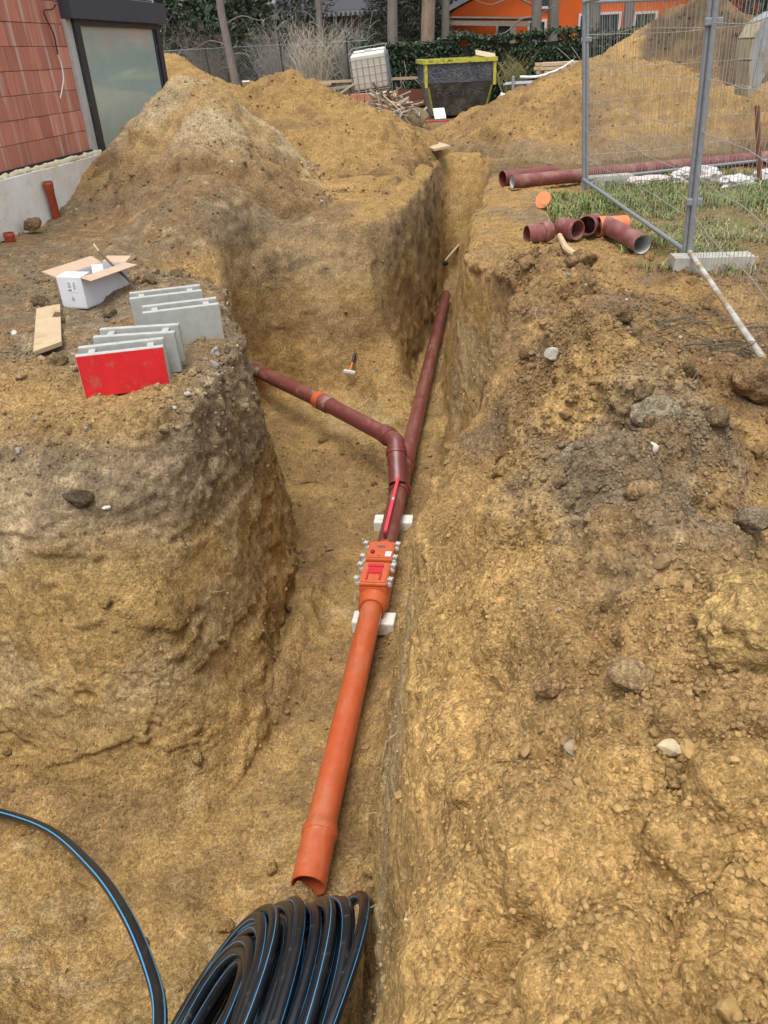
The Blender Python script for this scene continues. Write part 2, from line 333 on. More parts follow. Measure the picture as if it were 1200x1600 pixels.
def gauss(X, Y, cx, cy, sx, sy=None): return np.exp(-((X-cx)/sx)**2-((Y-cy)/(sy or sx))**2)
def ground_top(X, Y):
    P = np.stack([X.ravel(), Y.ravel(), 0*X.ravel()], 1)
    n = fbm(P*0.7, 3).reshape(X.shape)*0.10 + fbm(P*2.3+9, 3).reshape(X.shape)*0.05
    g = n*sstep(-0.3, 0.6, np.abs(X+0.6))*0.7
    fade = 1-0.6*sstep(4.2, 6.2, Y)-0.4*sstep(6.0, 7.1, Y)
    ridge = 0.31+0.10*np.sin(Y*0.9+0.6)
    g += (0.52+0.13*gauss(X*0, Y, 0, 3.7, 1, 1.3)+0.05*np.sin(Y*1.7)-0.13*sstep(1.9, 0.9, Y))*np.exp(-((X-ridge-0.06)/0.47)**2)*fade
    rg_ = fbm(P*2.6+21, 4).reshape(X.shape); rd_ = np.abs(fbm(P*3.4+51, 3).reshape(X.shape))
    g += 0.07*gauss(X, Y, 0.42, 1.72, 0.35, 0.10)
    g += fade*(0.5*n+0.34*rg_-0.22*(rd_-0.12))*np.exp(-((X-0.55)/0.62)**2)
    g += 0.09*gauss(X, Y, 0.50, 2.35, 0.30, 0.28)+0.10*gauss(X, Y, 0.58, 1.42, 0.22, 0.20)+0.08*gauss(X, Y, 0.3, 3.4, 0.4)
    g -= 0.15*gauss(X, Y, 0.62, 2.02, 0.55, 0.17)+0.10*gauss(X, Y, 0.30, 1.56, 0.09, 0.15)+0.07*gauss(X, Y, 0.72, 1.1, 0.1, 0.25)+0.15*gauss(X, Y, 0.11, 0.86, 0.11, 0.09)+0.05*gauss(X, Y, 0.02, 1.55, 0.10, 0.2)
    g += 0.07*gauss(X, Y, 0.62, 6.75, 0.35, 0.3)
    # left: ground climbs towards the heap at the house
    g += 0.52*sstep(0.0, 1.7, Y-7.4-1.0*np.clip(-3.3-X, 0, 3)+2.0*n)*sstep(-2.3, -3.3, X)*(1-sstep(11, 13, Y))
    g -= 0.55*gauss(X, Y, -2.85, 8.0, 0.55, 0.75)
    g += 0.05*gauss(X, Y, -1.95, 3.62, 0.3, 0.12)
    g -= 0.10*sstep(3.75, 3.45, Y)*sstep(-1.5, -2.0, X)
    return g
def floor_z(X, Y):
    P = np.stack([X.ravel(), Y.ravel(), 0*X.ravel()+5], 1)
    f_ = -2.03+fbm(P*1.6, 3).reshape(X.shape)*0.05
    f_ += 0.30*sstep(12.8, 14.2, Y)
    f_ += 0.50*gauss(X, Y, -1.55, 8.75, 0.42, 0.34)+0.30*gauss(X, Y, -1.2, 8.35, 0.28, 0.5)      # debris fallen into the corner
    f_ += 0.16*sstep(-1.8, -3.2, X)*sstep(5.5, 7.0, Y)
    f_ += 0.95*gauss(X, Y, -2.2, 0.75, 0.70, 0.60)+0.30*gauss(X, Y, -3.0, 1.4, 0.5)
    f_ += 0.27*gauss(X, Y, -0.86, 2.10, 0.13, 0.10)+0.05*gauss(X, Y, -0.8, 2.0, 0.2)
    f_ += 0.05*sstep(-1.1, -1.4, X)*sstep(2.9, 2.3, Y)
    f_ += 0.20*np.exp(-((X+0.60)/0.10)**2)*sstep(2, 3, Y)*0.4+0.14*np.exp(-((X+1.34)/0.10)**2)*sstep(2.8, 3.4, Y)*(1-sstep(4.6, 5.2, Y))
    return f_
def height(X, Y):
    P = np.stack([X.ravel(), Y.ravel(), 0*X.ravel()+2], 1)
    wx = fbm(P*1.5+3, 3).reshape(X.shape)*0.10+fbm(P*6, 2).reshape(X.shape)*0.02; wy = fbm(P*1.5+31, 3).reshape(X.shape)*0.10
    Xw, Yw = X+wx, Y+wy
    dT, iT = poly_dist(Xw, Yw, TOP); dB, iB = poly_dist(Xw, Yw, BOT)
    t = np.where(iB, 1.0, np.where(iT, dT/(dT+dB+1e-6), 0.0))
    s = 0.80*t+0.20*sstep(0.0, 1.0, t)
    front = sstep(3.95, 3.5, Y)*sstep(-1.25, -1.75, X)                # front of the left bank breaks off in two steps
    s = s*(1-front)+front*(0.16*sstep(0.0, 0.45, t)+0.56*sstep(0.16, 0.80, t)+0.28*sstep(0.45, 1.0, t))
    scoop = sstep(3.7, 4.1, Y)*(1-sstep(6.4, 7.0, Y))*sstep(-0.62, -0.55, X)
    s = s*(1-scoop)+scoop*np.clip(t, 0, 1)**0.42
    back = sstep(8.3, 8.6, Y)*sstep(-1.25, -1.5, X)*(1-sstep(9.5, 9.8, Y))
    s = s*(1-back)+back*(0.70*np.clip(t/0.85, 0, 1)**1.5+0.30*sstep(0.82, 1.0, t))
    g = ground_top(X, Y); f_ = floor_z(X, Y)
    z = g*(1-s)+f_*s
    # crumbled rim: the first hand's breadth outside the edge sags a little
    z -= np.where(~iT, 0.05*np.exp(-dT/0.07), 0)
    return z

PAL = {k: np.array(v) for k, v in dict(ochre=(0.418, 0.268, 0.106), tan=(0.335, 0.217, 0.090), brown=(0.222, 0.143, 0.072), grey=(0.200, 0.155, 0.103),
    dark=(0.105, 0.076, 0.048), olive=(0.288, 0.196, 0.080), clay=(0.34, 0.262, 0.155), turf=(0.17, 0.15, 0.06), pale=(0.40, 0.32, 0.20), humus=(0.060, 0.048, 0.036)).items()}
def blend(C, w, k, amt=1.0):
    w = np.clip(w*amt, 0, 1)[:, None]; return C*(1-w)+PAL[k]*w
def soil_col(P, N):
    x, y, z = P.T; up = N[:, 2]
    n1 = fbm(P*1.3, 4); n2 = fbm(P*4.1+5, 4); n3 = fbm(P*13+2, 3)
    flat = sstep(0.45, 0.8, up)
    C = np.tile(PAL['tan'], (len(P), 1))
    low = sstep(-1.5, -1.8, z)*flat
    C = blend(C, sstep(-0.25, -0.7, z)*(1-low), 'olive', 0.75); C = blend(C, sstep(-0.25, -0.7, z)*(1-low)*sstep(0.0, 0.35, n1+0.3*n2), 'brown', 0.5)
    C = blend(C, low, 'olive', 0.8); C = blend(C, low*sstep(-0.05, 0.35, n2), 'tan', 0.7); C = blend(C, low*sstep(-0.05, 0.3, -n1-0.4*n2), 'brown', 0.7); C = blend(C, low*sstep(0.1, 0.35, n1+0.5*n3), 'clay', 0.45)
    # right bank of spoil
    rb = sstep(-0.45, -0.1, x)*(1-sstep(6.4, 7.2, y))*sstep(-0.35, 0.0, z)
    C = blend(C, rb*(1-sstep(1.7, 2.2, y+0.25*n1+0.15*n2-0.15*x)), 'ochre')
    dk = rb*sstep(1.50, 1.72, y+0.25*n1+0.12*n2-0.2*(x-.4))*(1-sstep(2.2, 2.9, y+0.5*n1+0.3*n2-0.2*(x-.4)))*sstep(-0.05, 0.35, x+0.3*n2)
    C = blend(C, dk, 'grey', 0.92); C = blend(C, dk*sstep(0.0, 0.4, n2), 'dark', 0.5); C = blend(C, dk*sstep(0.1, 0.4, -n2), 'brown', 0.6)
    up2 = rb*sstep(2.5, 2.9, y+0.3*n1)
    C = blend(C, up2, 'brown', 0.88); C = blend(C, up2*sstep(0.1, 0.45, n2), 'tan', 0.7); C = blend(C, up2*sstep(0.15, 0.45, -n2), 'grey', 0.6)
    C = blend(C, rb*sstep(0.95, 1.3, y+0.35*n2+0.2*n1)*(1-sstep(1.45, 1.75, y+.3*n2))*sstep(-.05, .15, x), 'brown', 0.55); C = blend(C, rb*sstep(0.05, 0.35, n1+0.5*n2), 'tan', 0.6)
    # right wall scraped bands
    rw = sstep(-0.75, -0.55, x)*sstep(0.1, -0.1, z)*(1-flat)
    C = blend(C, rw*sstep(0.0, 0.4, n1), 'tan', 0.8); C = blend(C, rw*sstep(4.3, 4.8, y)*(1-sstep(6, 6.5, y))*sstep(-0.7, -0.3, z+0.3*n1), 'brown', 0.6)
    # left bank: grey made ground over olive sand
    lb = sstep(-1.15, -1.35, x)*(1-sstep(5.3, 6.0, y))*sstep(2.2, 2.7, y)
    band = lb*sstep(-1.0, -0.55, z+0.30*n1)*(1-sstep(-0.02, 0.05, z-0.03+0.06*n2)*flat)
    C = blend(C, band, 'grey', 0.9); C = blend(C, band*sstep(0.1, 0.45, n2), 'dark', 0.38); C = blend(C, band*sstep(0.2, 0.45, n3), 'pale', 0.5)
    edge = lb*gauss(x, y, -1.72, 4.35, 0.16, 0.55)*sstep(-0.4, -0.1, z); C = blend(C, edge, 'grey', 0.9); C = blend(C, edge*sstep(0.12, 0.3, n3), 'pale', 1.0)
    # ground by the blocks and the box
    lg = sstep(-1.6, -1.9, x)*sstep(-0.25, -0.05, z)*sstep(3.3, 3.6, y)*(1-sstep(9.6, 10.6, y))
    C = blend(C, lg*sstep(4.1, 5.0, y+0.5*n1), 'grey', 0.9); C = blend(C, lg*sstep(-0.1, 0.3, n2), 'brown', 0.65); C = blend(C, lg*sstep(6.8, 7.6, y)*sstep(0, .3, n1), 'brown', .8); C = blend(C, lg*sstep(0.12, 0.4, n3), 'pale', 0.35)
    C = blend(C, lg*(1-sstep(3.9, 4.4, y+0.5*n1)), 'tan', 0.8)
    # far bank: dark humus streak under the rim
    fb = sstep(8.0, 8.6, y)*sstep(-0.85, -1.0, x)*(1-flat*sstep(-.3, 0, z))
    hb = fb*sstep(-0.85, -0.5, z+0.25*n1)*sstep(0.25, 0.05, z)
    C = blend(C, hb, 'grey', 0.55); C = blend(C, hb*sstep(0.2, 0.45, n2), 'humus', 0.6); C = blend(C, fb*sstep(-1.15, -1.4, z+0.15*n2), 'tan', 0.7)
    C = blend(C, fb*sstep(-0.8, -1.0, z)*sstep(-1.4, -1.2, z), 'brown', 0.7)
    C = blend(C, fb*sstep(-0.1, 0.1, z)*sstep(-2.7, -2.2, x), 'ochre', 0.6)
    # trampled ground right of the far trench
    rg = sstep(-0.35, 0.0, x)*sstep(6.5, 7.3, y)*sstep(-0.3, -0.05, z)
    C = blend(C, rg, 'tan', 0.8); C = blend(C, rg*sstep(0.0, 0.35, n1+0.4*n2), 'grey', 0.75); C = blend(C, rg*sstep(1.0, 1.5, x+0.3*n1), 'brown', 0.6)
    C = blend(C, rg*sstep(12.0, 12.6, y+.4*n1)*(1-sstep(13.5, 14, y)), 'dark', 0.7)
    yd = sstep(15.0, 16.0, y); C = blend(C, yd, 'grey', 0.6); C = blend(C, yd*sstep(0, .3, n2), 'brown', 0.5)
    cw = (1-flat)*sstep(0.10, 0.22, fbm(np.stack([x*1.5, y*1.5, z*0.8], 1)+130, 3)); C = blend(C, cw*sstep(-1.7, -1.3, z)*sstep(-0.1, -0.3, z)*(1-0.6*sstep(7.5, 8, y)), 'clay', 0.55)
    C = blend(C, rg*sstep(1.0, 1.4, x+0.3*n1)*sstep(6.6, 7.4, y+.5*n1)*(1-sstep(11.2, 11.8, y)), 'turf', 0.6)
    C = C*(1+0.16*n2+0.12*n3)[:, None]
    return np.clip(C, 0.02, 0.6)
def displace(P, N):
    x, y, z = P.T; up = N[:, 2]; wall = 1-sstep(0.35, 0.75, np.abs(up))
    rwall = sstep(-0.80, -0.66, x)*sstep(0.0, -0.12, z)*wall; wall = wall*(1-0.45*sstep(7.0, 8.2, y))*(1-0.55*rwall); d = fbm(P*2.2+11, 3)*0.045*(1-0.5*rwall)
    tr = fbm(np.stack([x*2.6, y*2.6, z*3.4], 1)+20, 4)*5; fr_ = tr-np.floor(tr); d += wall*(np.floor(tr)+sstep(0.40, 0.60, fr_)-tr*0.6)*0.010
    # teeth marks and spalls on cut faces
    tx = np.abs(N[:, 0]) > np.abs(N[:, 1]); s = np.where(tx, y, x)
    q = np.stack([s*7.0+0.25*z*7, z*1.1, 0*z+3], 1); d += wall*fbm(q, 3)*0.016
    q2 = np.stack([s*22.0+z*4, z*2.6, x*2], 1); d += wall*fbm(q2, 3)*0.009*sstep(-0.2, 0.3, fbm(P*1.1+60, 2))
    sp = fbm(np.stack([x*2.4, y*2.4, z*4.5], 1)+40, 4); d += wall*0.024*sstep(0.10, 0.14, sp)
    gm = sstep(0.0, 0.2, fbm(np.stack([x*1.2, y*1.2, z*0.7], 1)+77, 2)); d += wall*gm*0.016*(np.abs(np.sin(math.pi*(s+0.45*z+0.03*fbm(P*3, 2))/0.115))-0.6)
    b = 1-np.abs(fbm(P*6.5+2, 4))*2; d += (b-0.5)*0.010*(1-0.6*wall)
    low = sstep(-1.5, -1.8, z)*(1-wall); d += low*(fbm(P*3.3+5, 4)*0.055-np.abs(fbm(P*4.7+15, 3))*0.035)
    # crumb: loose lumpy soil on the spoil, less on walls and trodden floor
    right = sstep(-0.16, 0.10, x-0.05*fbm(P*3, 2))*sstep(-0.1, 0.1, z)*(1-sstep(6.5, 7.5, y))
    cr = 0.45+0.55*right-0.36*wall
    m1 = sstep(-0.15, 0.25, fbm(P*1.9+70, 3))
    w1 = np.clip(0.62-worley(P*9), 0, 1); w2 = np.clip(0.62-worley(P*21+5), 0, 1)
    d += cr*(w1*0.046*m1+w2*0.036*(0.3+m1))+right*(fbm(P*5.2+33, 3)*0.050+np.clip(0.6-worley(P*13+8), 0, 1)*0.020*sstep(-0.1, 0.25, fbm(P*2.7+12, 2)))
    d += cr*np.clip(0.6-worley(P*44+3), 0, 1)*0.016+fbm(P*34, 3)*0.006
    band = sstep(-1.2, -1.4, x)*(1-sstep(5, 5.6, y))*sstep(-0.8, -0.5, z)*(1-sstep(-.02, .03, z)); d += band*(w1*0.03+w2*0.03)
    return d
def strip_faces(nx, ny):
    i = np.arange(nx-1); j = np.arange(ny-1); I, J = np.meshgrid(i, j, indexing='ij'); a = (I*ny+J).ravel()
    return np.stack([a, a+ny, a+ny+1, a+1], 1)
CHUNKS = []
def chunk(name, x0, x1, y0, y1, step, vox, cy0, cy1):
    """solid block under the height function -> even voxel skin -> relief along its own normals"""
    nx, ny = int((x1-x0)/step)+1, int((y1-y0)/step)+1
    X, Y = np.meshgrid(np.linspace(x0, x1, nx), np.linspace(y0, y1, ny), indexing='ij'); Z = height(X, Y)
    top = np.stack([X, Y, Z], 2).reshape(-1, 3); bot = np.array([(x0, y0, -2.8), (x1, y0, -2.8), (x1, y1, -2.8), (x0, y1, -2.8)]); n = len(top)
    me = bpy.data.meshes.new('block'); idx = np.arange(n).reshape(nx, ny)
    sides = [list(idx[::-1, 0])+[n, n+1], list(idx[-1, ::-1])+[n+1, n+2], list(idx[:, -1])+[n+2, n+3], list(idx[0, :])+[n+3, n]]
    F = strip_faces(nx, ny).tolist()+[[int(k) for k in s_] for s_ in sides]+[[n+3, n+2, n+1, n]]
    me.from_pydata(np.concatenate([top, bot]).tolist(), [], F); me.update()
    o = link('block', me, None); md = o.modifiers.new('r', 'REMESH'); md.mode = 'VOXEL'; md.voxel_size = vox
    dg = bpy.context.evaluated_depsgraph_get(); m2 = bpy.data.meshes.new_from_object(o.evaluated_get(dg)); bpy.data.objects.remove(o)
    nv = len(m2.vertices); V = np.empty(nv*3, np.float32); m2.vertices.foreach_get('co', V); V = V.reshape(-1, 3).astype(np.float64)
    N = np.empty(nv*3, np.float32); m2.vertex_normals.foreach_get('vector', N); N = N.reshape(-1, 3).astype(np.float64)
    nl = len(m2.loops); L = np.empty(nl, np.int32); m2.loops.foreach_get('vertex_index', L); Q = L.reshape(-1, 4); bpy.data.meshes.remove(m2)
    c = V[Q].mean(1); fn = N[Q].mean(1)
    keep = (c[:, 2] > -2.55) & (c[:, 1] > cy0) & (c[:, 1] < cy1) & (c[:, 0] > x0+0.05) & (c[:, 0] < x1-0.05)
    Q = Q[keep]; used = np.unique(Q); mp = np.zeros(nv, np.int32); mp[used] = np.arange(len(used)); V, N, Q = V[used], N[used], mp[Q]
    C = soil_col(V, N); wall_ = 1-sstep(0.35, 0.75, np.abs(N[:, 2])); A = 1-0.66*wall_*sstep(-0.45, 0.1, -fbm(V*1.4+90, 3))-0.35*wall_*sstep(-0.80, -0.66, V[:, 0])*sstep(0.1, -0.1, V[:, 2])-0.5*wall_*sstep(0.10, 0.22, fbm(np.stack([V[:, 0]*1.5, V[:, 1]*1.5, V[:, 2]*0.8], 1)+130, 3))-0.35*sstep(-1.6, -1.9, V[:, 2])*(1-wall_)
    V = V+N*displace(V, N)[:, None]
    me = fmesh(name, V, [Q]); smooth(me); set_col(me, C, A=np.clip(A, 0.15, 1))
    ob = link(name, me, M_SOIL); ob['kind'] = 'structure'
    CHUNKS.append((V, N, C)); return ob
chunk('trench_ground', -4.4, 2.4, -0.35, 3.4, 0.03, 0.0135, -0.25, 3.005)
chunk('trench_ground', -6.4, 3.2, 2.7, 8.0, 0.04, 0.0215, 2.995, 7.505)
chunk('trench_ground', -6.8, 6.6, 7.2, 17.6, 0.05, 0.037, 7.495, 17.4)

# wide yard sheet round the excavation, out to the horizon
def yard():
    xs = np.concatenate([[-300, -120, -50, -25], np.arange(-16, 16.1, 0.5), [25, 50, 120, 300]]); ys = np.concatenate([[-200, -60, -20, -8, -3, -0.2], np.arange(3.0, 34, 0.6), [40, 60, 120, 300]])
    X, Y = np.meshgrid(xs, ys, indexing='ij'); P = np.stack([X.ravel(), Y.ravel(), 0*X.ravel()], 1)
    Z = (fbm(P*0.5, 3)*0.07-0.05).astype(np.float64); V = P.copy(); V[:, 2] = Z
    F = strip_faces(len(xs), len(ys)); c = V[F].mean(1)
    inside = ((c[:, 0] > -4.1) & (c[:, 0] < 2.0) & (c[:, 1] > -0.2) & (c[:, 1] < 3.0)) | ((c[:, 0] > -6.0) & (c[:, 0] < 2.8) & (c[:, 1] > 3.0) & (c[:, 1] < 7.8)) | ((c[:, 0] > -6.5) & (c[:, 0] < 6.2) & (c[:, 1] > 7.7) & (c[:, 1] < 17.0))
    F = F[~inside]; V[:, 2] -= 0.03
    n = fbm(V*0.8, 4); C = blend(np.tile(PAL['brown'], (len(V), 1)), sstep(-.2, .3, n), 'grey', 0.9); C = blend(C, sstep(26, 28, V[:, 1]), 'dark', 0.6)
    me = fmesh('ground', V, [F]); smooth(me); set_col(me, C); o = link('ground', me, M_SOIL); o['kind'] = 'structure'
yard()

# ------------------------------------------------------------------ soil heaps
HEAPS = []
def heap(label, ridge, slope, x0, x1, y0, y1, step, col, col2, rough=1.0, base=-0.62, power=1.0, twist=None):
    nx, ny = int((x1-x0)/step)+1, int((y1-y0)/step)+1
    X, Y = np.meshgrid(np.linspace(x0, x1, nx), np.linspace(y0, y1, ny), indexing='ij'); Pn = np.stack([X.ravel(), Y.ravel(), 0*X.ravel()+x0], 1)
    Xw = X+fbm(Pn*0.9, 3).reshape(X.shape)*0.45*rough; Yw = Y+fbm(Pn*0.9+9, 3).reshape(X.shape)*0.45*rough
    Z = np.full(X.shape, -9.0)
    for a, b in zip(ridge, ridge[1:]):
        ex, ey = b[0]-a[0], b[1]-a[1]; t = np.clip(((Xw-a[0])*ex+(Yw-a[1])*ey)/(ex*ex+ey*ey), 0, 1); hz = a[2]+(b[2]-a[2])*t
        dd = np.sqrt((Xw-a[0]-t*ex)**2+(Yw-a[1]-t*ey)**2+0.03)-0.17; Z = np.maximum(Z, hz-slope*dd)
    Z = np.where(Z < 0.25, 0.25-(0.25-Z)*np.clip(1-0.35*np.clip(0.25-Z, 0, 1), 0.4, 1), Z)
    dT, iT = poly_dist(X, Y, TOP); Z = Z-0.5*np.exp(-dT/0.12)
    V = np.stack([X, Y, Z], 2).reshape(-1, 3)
    me0 = fmesh('h', V, [strip_faces(nx, ny)]); N = np.empty(len(V)*3, np.float32); me0.vertex_normals.foreach_get('vector', N); N = N.reshape(-1, 3).astype(np.float64); bpy.data.meshes.remove(me0)
    tr = fbm(V*1.3+x0, 4)*4; fr_ = tr-np.floor(tr); d = fbm(V*1.4+3, 3)*0.12*rough+fbm(V*4.2, 4)*0.085*rough+(np.floor(tr)+sstep(0.38, 0.62, fr_)-tr*0.7)*0.045*rough+np.clip(0.6-worley(V*6), 0, 1)*0.12*rough*sstep(-.1, .3, fbm(V*1.7+8, 2))+np.clip(0.6-worley(V*16), 0, 1)*0.05*rough
    run = fbm(np.stack([V[:, 0]*5, V[:, 1]*1.2, V[:, 2]*1.2], 1), 3)*0.02; V = V+N*(d+run)[:, None]
    keep = V[:, 2] > base; F = strip_faces(nx, ny); F = F[keep[F].any(1) & ~iT.ravel()[F].any(1)]
    n1 = fbm(V*1.1+x0, 4); n2 = fbm(V*4.5, 4); n3 = fbm(V*14, 3); C = np.tile(PAL[col], (len(V), 1)); C = blend(C, sstep(-0.05, 0.35, n1+0.4*n2), col2, 0.75); C = blend(C, sstep(0.22, 0.5, n2), 'dark', 0.35)
    if twist: C = twist(C, V, N, n1, n2)
    C = np.clip(C*(1+0.18*n2+0.2*n3)[:, None], 0.02, 0.6)
    used = np.unique(F); mp = np.zeros(len(V), np.int32); mp[used] = np.arange(len(used)); V, N, C, F = V[used], N[used], C[used], mp[F]
    o0 = np.array([(x0+x1)/2, (y0+y1)/2, 0.0]); me = fmesh('soil_heap', V-o0, [F]); smooth(me); set_col(me, C)
    o = link('soil_heap', me, M_SOIL, None, o0); tag(o, label, 'soil heap', 'heaps of excavated soil'); HEAPS.append((V, N, C)); return o
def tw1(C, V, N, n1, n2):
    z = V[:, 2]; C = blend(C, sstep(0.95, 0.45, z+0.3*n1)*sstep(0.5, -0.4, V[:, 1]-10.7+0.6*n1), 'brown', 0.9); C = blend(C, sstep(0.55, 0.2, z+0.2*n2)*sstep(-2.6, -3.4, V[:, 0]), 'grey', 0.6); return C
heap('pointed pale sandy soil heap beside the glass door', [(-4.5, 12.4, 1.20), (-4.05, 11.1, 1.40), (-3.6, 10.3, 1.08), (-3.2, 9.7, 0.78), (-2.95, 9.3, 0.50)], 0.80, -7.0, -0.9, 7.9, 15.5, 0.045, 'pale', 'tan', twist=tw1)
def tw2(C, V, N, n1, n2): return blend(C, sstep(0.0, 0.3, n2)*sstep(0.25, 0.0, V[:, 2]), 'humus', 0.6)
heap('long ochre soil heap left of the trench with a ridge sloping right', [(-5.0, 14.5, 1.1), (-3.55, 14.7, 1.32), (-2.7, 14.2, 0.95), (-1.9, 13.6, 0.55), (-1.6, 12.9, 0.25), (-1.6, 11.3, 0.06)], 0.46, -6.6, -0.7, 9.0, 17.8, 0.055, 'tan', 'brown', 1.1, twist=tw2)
heap('brown soil heap behind the house corner at the wire fence', [(-9.5, 20, 1.9), (-7.5, 20, 1.72), (-6.7, 19.6, 1.35), (-6.0, 19.5, 0.9)], 0.6, -12, -3.6, 16.5, 24, 0.10, 'tan', 'brown')
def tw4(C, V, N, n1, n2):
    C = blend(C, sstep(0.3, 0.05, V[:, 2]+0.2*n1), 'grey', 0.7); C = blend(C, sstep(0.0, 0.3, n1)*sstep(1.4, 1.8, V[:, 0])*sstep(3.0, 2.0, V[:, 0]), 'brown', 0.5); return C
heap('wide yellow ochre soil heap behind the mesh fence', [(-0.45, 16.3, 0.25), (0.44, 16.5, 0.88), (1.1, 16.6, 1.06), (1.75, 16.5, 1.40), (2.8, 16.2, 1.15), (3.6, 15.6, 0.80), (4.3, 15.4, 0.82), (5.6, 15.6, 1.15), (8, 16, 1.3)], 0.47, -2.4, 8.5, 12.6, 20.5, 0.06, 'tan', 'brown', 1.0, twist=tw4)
def tw5(C, V, N, n1, n2): return blend(C, sstep(3.15, 2.85, V[:, 0]+0.3*n1-0.45*(V[:, 2]-1.4)), 'ochre', 0.95)
heap('tall dark brown soil heap rising behind the ochre heap', [(3.95, 21.3, 2.20), (4.7, 20.8, 2.30), (6.0, 20.6, 1.7), (9, 21, 1.9)], 0.66, 0.6, 12, 16.5, 25, 0.09, 'dark', 'brown', 0.9, twist=tw5)

# ------------------------------------------------------------------ loose crumbs, clods and pebbles lying on the soil (uncountable)
def ico(sub):
    bm = bmesh.new(); bmesh.ops.create_icosphere(bm, subdivisions=sub, radius=1.0); bm.verts.index_update()
    V = np.array([v.co[:] for v in bm.verts]); F = np.array([[v.index for v in q.verts] for q in bm.faces]); bm.free(); return V, F
def lumps(name, P, N, C, S, sub, m, seed, sink=0.28):
    g = np.random.default_rng(seed); V0, F0 = ico(sub); n = len(P); k = len(V0)
    T = np.stack([V0*(1+0.42*fbm(V0*1.3+9*i, 2)+0.35*fbm(V0*3.1+5*i, 2))[:, None] for i in range(12)])
    for i in range(12):
        for _ in range(5):
            nv = g.normal(size=3); nv /= np.linalg.norm(nv); e = T[i]@nv-g.uniform(0.55, 0.8); T[i] = T[i]-np.outer(np.clip(e, 0, 9), nv)
    A = T[g.integers(0, 12, n)]; q = g.normal(size=(n, 4)); q /= np.linalg.norm(q, axis=1)[:, None]; w, x, y, z = q.T
    Rm = np.stack([1-2*(y*y+z*z), 2*(x*y-z*w), 2*(x*z+y*w), 2*(x*y+z*w), 1-2*(x*x+z*z), 2*(y*z-x*w), 2*(x*z-y*w), 2*(y*z+x*w), 1-2*(x*x+y*y)], 1).reshape(n, 3, 3)
    A = A*(S[:, None]*g.uniform(0.62, 1.15, (n, 3)))[:, None, :]; A = np.einsum('nij,nkj->nki', Rm, A)+(P+N*(S*(0.5-sink))[:, None])[:, None, :]
    F = (F0[None]+(np.arange(n)*k)[:, None, None]).reshape(-1, 3)
    me = fmesh(name, A.reshape(-1, 3), [F]); set_col(me, np.repeat(C, k, 0)); smooth(me, sub > 2)
    o = link(name, me, M_SOIL if sub > 2 else m); o['kind'] = 'stuff'; return o
def pick(ch, n, dens, seed):
    V, N, C = ch; g = np.random.default_rng(seed); w = dens(V, N).astype(np.float64)*(V[:, 2] > -2.5); w /= w.sum(); i = g.choice(len(V), n, p=w); return V[i], N[i], C[i], g
def d_near(V, N):
    x, y, z = V.T; m = sstep(-0.15, 0.3, fbm(V*1.7+70, 3)); w = 0.10+0.25*sstep(0.3, 0.8, N[:, 2])
    w = w+1.3*sstep(-0.08, 0.18, x)*sstep(-0.1, 0.1, z)*(0.2+1.2*m*m)+1.1*gauss(x, y, 0.55, 2.05, 0.6, 0.35)*sstep(0, .2, x)
    w = w+0.8*sstep(-1.3, -1.5, x)*sstep(-0.8, -0.5, z)*sstep(2.6, 3, y)
    vis = (np.abs((x+0.16*y)) < 0.75*y+0.35) & (y > 0.3); return w*np.where(vis, 1, 0.01)
def d_mid(V, N):
    x, y, z = V.T; m = sstep(-0.1, 0.3, fbm(V*1.7+70, 3)); w = 0.05+0.3*sstep(0.3, 0.8, N[:, 2])*sstep(-.2, .3, m)
    w = w+1.6*sstep(-0.05, 0.25, x)*sstep(-0.1, 0.05, z)*(0.3+m)+0.7*sstep(-1.6, -1.8, x)*sstep(-0.3, -0.05, z)*(0.3+m)+1.5*gauss(x, y, -1.7, 4.3, 0.15, 0.5)*sstep(-0.6, -0.1, z)
    w = w+0.6*sstep(-1.7, -1.9, z)*gauss(x, y, -1.45, 7.6, 0.8, 1.2)
    vis = np.abs(x+0.16*y) < 0.62*y+0.3; return w*np.where(vis, 1, 0.01)
def d_far(V, N): return 0.1+sstep(0.4, 0.8, N[:, 2])*(0.2+sstep(-.1, .3, fbm(V*1.5+70, 3)))
PEB = np.array([(0.42, 0.39, 0.34), (0.50, 0.46, 0.40), (0.34, 0.31, 0.27), (0.40, 0.30, 0.20), (0.58, 0.56, 0.52)])
def crumbs(ch, n, dens, lo, hi, pw, seed, sub=1, peb=0.05, name='soil_clods'):
    P, N, C, g = pick(ch, n, dens, seed); S = lo*(hi/lo)**(g.random(n)**pw)
    C = C*g.uniform(0.76, 1.06, n)[:, None]; isp = g.random(n) < peb; C[isp] = PEB[g.integers(0, 5, isp.sum())]*g.uniform(0.5, 0.85, isp.sum())[:, None]
    return lumps(name, P, N, np.clip(C, 0.02, 0.75), S, sub, M_CLOD, seed)
crumbs(CHUNKS[0], 32000, d_near, 0.003, 0.0105, 1.6, 1, 1, 0.003)
crumbs(CHUNKS[0], 520, d_near, 0.008, 0.026, 2.4, 2, 2, 0.012)
crumbs(CHUNKS[0], 70, d_near, 0.022, 0.048, 1.6, 6, 3, 0.0)
crumbs(CHUNKS[1], 90, d_mid, 0.035, 0.08, 1.8, 7, 3, 0.0)
crumbs(CHUNKS[1], 12000, d_mid, 0.006, 0.020, 1.6, 3, 1, 0.02)
crumbs(CHUNKS[1], 800, d_mid, 0.013, 0.042, 2.2, 4, 2, 0.02)
crumbs(CHUNKS[2], 3500, d_far, 0.008, 0.028, 1.8, 5, 1, 0.03)
